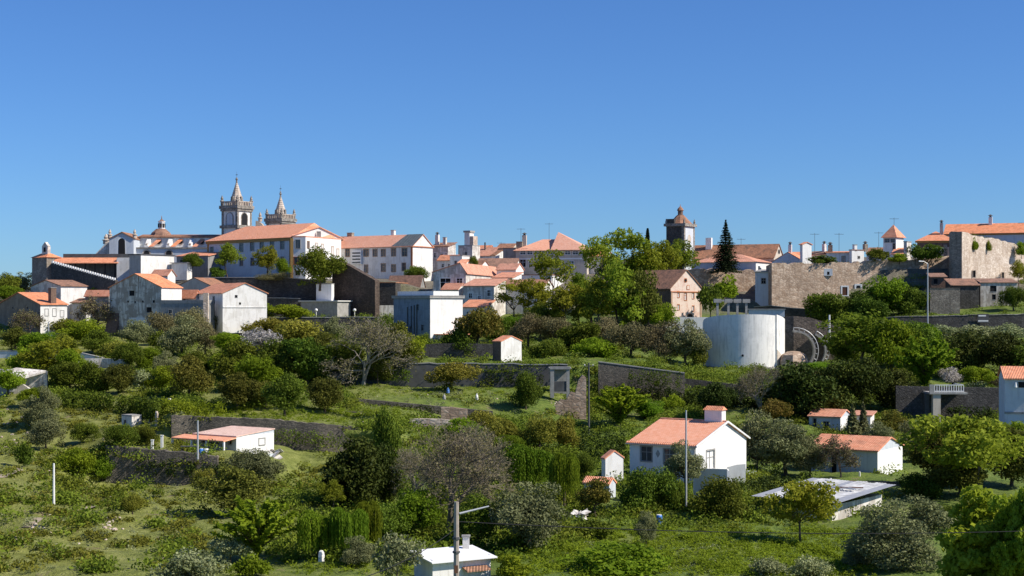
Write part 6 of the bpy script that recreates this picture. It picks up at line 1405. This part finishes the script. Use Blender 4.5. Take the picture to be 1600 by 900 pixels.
# ---------------------------------------------------------------- hedges: long leafy bodies
def hedge(label, pts, hpx, dpth, mat, leaf=.2, dens=1.0, over=0, name='hedge'):
    P_, O_, T_ = [], [], []; base = None
    for (x0, y0, Y0), (x1, y1, Y1) in zip(pts[:-1], pts[1:]):
        a, b = P(x0, y0, Y0), P(x1, y1, Y1); base = base or a; n = max(2, int((b - a).length / .8))
        for i in range(n):
            c = a.lerp(b, (i + rng.random()) / n) - base; hh = hpx * S(Y0)
            for lay in range(max(1, int(hh / .8))):
                r_ = .75 * rng.uniform(.7, 1.4); cc = np.array([c.x, c.y + rng.uniform(0, dpth) - (over * rng.random()), c.z + (lay + .5) * .8 * rng.uniform(.8, 1.1)]); m_ = int(90 * dens); d = rng.normal(size=(m_, 3)); d /= np.linalg.norm(d, axis=1)[:, None]
                P_.append(cc + d * r_ * rng.uniform(.4, 1.05, (m_, 1))); O_.append(d); T_.append(np.full(m_, rng.uniform(0, .45)))
    o = bpy.data.objects.new(name, leaves_mesh(name, np.concatenate(P_), np.concatenate(O_), leaf, mat, np.concatenate(T_))); COL.objects.link(o); o.location = base
    tag(o, label, 'hedge' if name == 'hedge' else 'creeper'); return o
def gl(xs, y, lift=0): return [(x, (y if np.isscalar(y) else y[i]), ground(x, (y if np.isscalar(y) else y[i])).y) for i, x in enumerate(xs)]
hedge('dark hanging hedge over the shaded bank under the left trees', gl([90, 130, 170, 210, 245], [640, 642, 646, 650, 656]), 34, 2.5, L['oak'], .22)
hedge('green hedge on the terrace edge left of the orchard', gl([240, 280, 320, 350], [645, 648, 650, 650]), 24, 2, L['bright'], .2)
hedge('ivy hanging over the platform wall of the small white hut', [(215, 738, 179.3), (260, 742, 179.3), (300, 744, 179.3), (345, 746, 179.3), (400, 748, 179.3)], 26, .8, L['ivy'], .18)
hedge('black-shaded thick hedge beside the cottage with grassy top', gl([905, 940, 985], [722, 724, 726]), 56, 6, L['ivy'], .2, .9)
hedge('dark clipped hedge below the cottage olives', gl([1145, 1190, 1230, 1270], [775, 774, 770, 768]), 26, 4, L['ivy'], .18)
hedge('low dark hedge at the right of the metal-roofed shed', gl([1310, 1380, 1450], [775, 778, 778]), 10, 1, L['yellow'], .16)
hedge('dark ivy over the garden wall above the slim pole', [(940, 625, 252.5), (990, 628, 252.5), (1045, 630, 252.5)], 30, .8, L['ivy'], .2)
hedge('ivy strands over the long grey concrete wall', [(540, 592, 256.8), (600, 594, 256.8), (640, 596, 256.8)], 24, .3, L['oak'], .18, .6)
hedge('dark ivy heap at the right of the long grey concrete wall', [(760, 598, 256.6), (850, 600, 256.6)], 16, .5, L['ivy'], .18, .6)
hedge('ivy mat over the right part of the garden wall above the slim pole', [(985, 600, 252.4), (1060, 606, 252.4)], 26, .3, L['oak'], .18, .7)
hedge('low plants along the foot of the curving road wall', gl([1390, 1450, 1520, 1600], [526, 528, 528, 528]), 12, 1, L['weeds'], .18)
hedge('ivy on the mossy dry stone wall of the vegetable plots', [(570, 640, 226), (640, 644, 226), (720, 648, 226)], 13, .6, L['ivy'], .18)
hedge('ivy patch on the tall terrace wall behind the hut', [(430, 690, 198.5), (470, 694, 198.5), (540, 700, 198.5)], 28, .5, L['oak'], .18, .5)
hedge('dark scrub along the foot of the tank terrace', gl([1040, 1090, 1140, 1200], [640, 642, 640, 636]), 34, 3, L['ivy'], .22)
hedge('dark scrub bank under the right garden trees', gl([1480, 1520, 1560], [660, 662, 664]), 26, 2, L['ivy'], .22)
hedge('weeds rooted along the ragged top of the brown rampart', [(1210, 416, 361), (1290, 415, 364), (1350, 413, 366), (1420, 409, 369)], 3, .8, L['weeds'], .16, .18)
hedge('weeds on top of the pale sunlit bastion', [(1508, 368, 362), (1550, 377, 372), (1590, 386, 381)], 3, .8, L['weeds'], .16, .15)
# ---------------------------------------------------------------- uncountable ground cover
def cover(name, label, zones, mat, leaf, per, rad, squash=.6, tint=None, seed=1, up=.35, flat=.45):
    """zones: (x0, x1, y0, y1, count): scattered tufts standing on the slope"""
    r = np.random.default_rng(seed); P_, O_, T_ = [], [], []
    for x0, x1, y0, y1, n in zones:
        cl = [(r.uniform(x0, x1), r.uniform(y0, y1)) for _ in range(max(1, n // 9))]
        for i in range(n):
            if r.random() < .6: cx, cy = cl[r.integers(len(cl))]; x = cx + r.normal() * 14; y = cy + r.normal() * 5
            else: x, y = r.uniform(x0, x1), r.uniform(y0, y1)
            g = ground(x, y); rr = rad * r.uniform(.45, 1.5); m_ = int(per * rr / rad)
            d = r.normal(size=(m_, 3)); d /= np.linalg.norm(d, axis=1)[:, None]; d[:, 2] = np.abs(d[:, 2])
            P_.append(np.array(g) + d * rr * r.uniform(.3, 1.05, (m_, 1)) * np.array([1, 1, squash])); O_.append(d); T_.append(np.full(m_, r.uniform(0, .5)))
    o = bpy.data.objects.new(name, leaves_mesh(name, np.concatenate(P_), np.concatenate(O_), leaf, mat, np.concatenate(T_), up=up, flat=flat)); COL.objects.link(o); tag(o, label, name.replace('_', ' '), kind='stuff'); return o
cover('scrub', 'low yellow-green scrub and weeds over the left meadow', [(-30, 340, 640, 760, 300), (-30, 340, 760, 895, 260), (400, 600, 735, 800, 120), (-30, 200, 610, 650, 60)], L['yellow'], .17, 60, .75, .55, seed=2)
cover('undergrowth', 'green undergrowth between the terraces', [(-20, 560, 505, 640, 760), (560, 900, 655, 760, 480), (-30, 340, 700, 895, 120), (880, 1100, 600, 760, 360), (1050, 1300, 575, 620, 200), (430, 900, 760, 880, 380), (900, 1400, 700, 830, 220), (600, 1100, 505, 600, 420), (1280, 1620, 520, 700, 330), (1400, 1620, 440, 500, 90), (1620, 1950, 480, 860, 420), (-300, -20, 500, 860, 300)], L['weeds'], .2, 120, 1.4, .75, seed=3)
cover('dark_undergrowth', 'dark undergrowth in shaded corners of the slope', [(-20, 560, 540, 640, 220), (700, 1250, 500, 700, 340), (1200, 1620, 540, 720, 420), (420, 900, 700, 860, 260), (0, 340, 640, 800, 90), (850, 1300, 750, 830, 110)], L['oak'], .2, 120, 1.45, .75, seed=4)
cover('dry_weeds', 'pale dry weeds and flower heads among the grass', [(0, 340, 640, 890, 220), (560, 900, 600, 640, 90), (620, 800, 600, 620, 60), (850, 1350, 850, 899, 60), (1430, 1600, 515, 530, 60)], L['tips'], .1, 40, .4, .7, seed=5)
cover('meadow_grass', 'bright tall meadow grass on the valley floor', [(800, 1360, 826, 900, 2600), (300, 640, 636, 660, 700), (560, 880, 600, 620, 300), (460, 700, 838, 899, 300), (1040, 1250, 565, 600, 300)], L['meadow'], .12, 34, .42, .9, seed=6, up=1.1, flat=.1)
# scattered stones
def stones():
    r = np.random.default_rng(9); m = MB()
    for x0, x1, y0, y1, n in [(0, 340, 650, 880, 40), (560, 900, 600, 660, 30), (0, 60, 640, 700, 30), (160, 195, 808, 828, 26), (860, 910, 625, 645, 30), (50, 80, 820, 834, 10)]:
        for i in range(n):
            g = ground(r.uniform(x0, x1), r.uniform(y0, y1)); s = r.uniform(.06, .24); k = len(m.v)
            for z, q in ((-.5, 1), (.3, .9), (.7, .4)):
                for j in range(6): a = j * 1.047 + r.uniform(-.2, .2); m.v.append((g.x + s * q * math.cos(a) * r.uniform(.8, 1.3), g.y + s * q * math.sin(a), g.z + s * z))
            for l in range(2):
                for j in range(6): m.f.append((k + l * 6 + j, k + l * 6 + (j + 1) % 6, k + l * 6 + 6 + (j + 1) % 6, k + l * 6 + 6 + j))
            m.f.append(tuple(k + 12 + j for j in range(6)))
    tag(obj('stones', m, palest), 'pale loose stones scattered over the slope', 'stones', kind='stuff')
stones()
# white scrap heap, dirt path slabs
def heap(label, x, Y, n, mat, cat='heap', w_=1.6):
    g = onground(x, Y); t = thing('scrap_heap', label, cat, g); r = random.Random(n)
    for i in range(n):
        m = MB().box(-.5, .5, -.35, .35, -.02, .02); o = obj('sheet', m, mat, t); o.location = (r.uniform(-w_, w_), r.uniform(-.5, .5), .1 + r.uniform(0, .9)); o.rotation_euler = (r.uniform(-.8, .8), r.uniform(-.8, .8), r.uniform(0, 3))
heap('heap of crumpled white sheets under the drooping willow', 898, 149, 10, dirty, w_=1.0)
heap('white plastic sheets lying below the small hut', 432, 184, 5, dirty, w_=.9)
def path(label, pts, wd):
    m = MB(); V = [ground(x, y) for x, y in pts]; m.v = []
    for i, p in enumerate(V):
        d = (V[min(i + 1, len(V) - 1)] - V[max(i - 1, 0)]); d.z = 0; d.normalize(); nn = Vector((-d.y, d.x, 0)) * wd / 2
        for q in (p - nn, p + nn): m.v.append((q.x, q.y, tz(q.x, q.y) + .06))
    m.f = [(2 * i, 2 * i + 2, 2 * i + 3, 2 * i + 1) for i in range(len(V) - 1)]
    struct('path', m, MATS.get('pale_earth') or plain('pale_earth', (.36, .29, .21), .95, .5, 2), label)
path('pale earth path at the left meadow edge', [(-20, 748), (0, 744), (18, 740), (32, 734)], 1.3)
path('worn earth track in the middle of the left meadow', [(112, 802), (128, 797), (146, 791), (157, 787)], 1.2)
path('worn earth track low in the left meadow', [(40, 826), (52, 818), (62, 810)], .9)

def pillar(label, x, y, hpx, wpx, mat, cat='pillar'):
    g = ground(x, y); s = S(g.y); a, hh = wpx * s / 2, hpx * s; r_ = random.Random(x); m = MB().lathe([(a * 1.1, -.4), (a, hh * .4), (a * 1.08, hh * .45), (a * .85, hh * .9), (a * .5, hh)], 5)
    o = obj('stone_pillar', m, mat); o.location = g; tag(o, label, cat); return o
pillar('left of the two broken stone pillars by the hanging hedge', 234, 660, 22, 6, palest); pillar('right of the two broken stone pillars by the hanging hedge', 245, 664, 20, 6, palest)
pillar('white stub pillar between the weeping willows and the bottom edge', 502, 878, 17, 10, clean); pillar('pale stone stub left of the grass terrace', 265, 632, 10, 5, dirty)
pillar('white stub on the hedge beside the long-roofed outbuilding', 1343, 745, 8, 3, clean); pillar('white stub above the patched metal roof', 1298, 762, 14, 4, clean)
wall_strip('garden_wall', 'little dry stone wall of the footbridge in the left meadow', [(28, 176, 736, 746), (48, 176, 734, 746), (72, 176, 736, 746)], 1.2, schist)
wall_strip('garden_wall', 'low field wall on the scrubby slope under the olive trees', [(20, 212, 655, 664), (40, 212, 653, 664), (60, 212, 655, 664)], .6, schist)
wall_strip('garden_wall', 'pale lintel wall beside the broken stone pillars', [(255, 214, 664, 668), (275, 214, 665, 669), (290, 214, 666, 670)], .6, palest)
wall_strip('fence_wall', 'white picket-like wall right of the cottage corner', [(1165, 182, 735, 746), (1182, 182, 736, 746)], .12, wtrim)
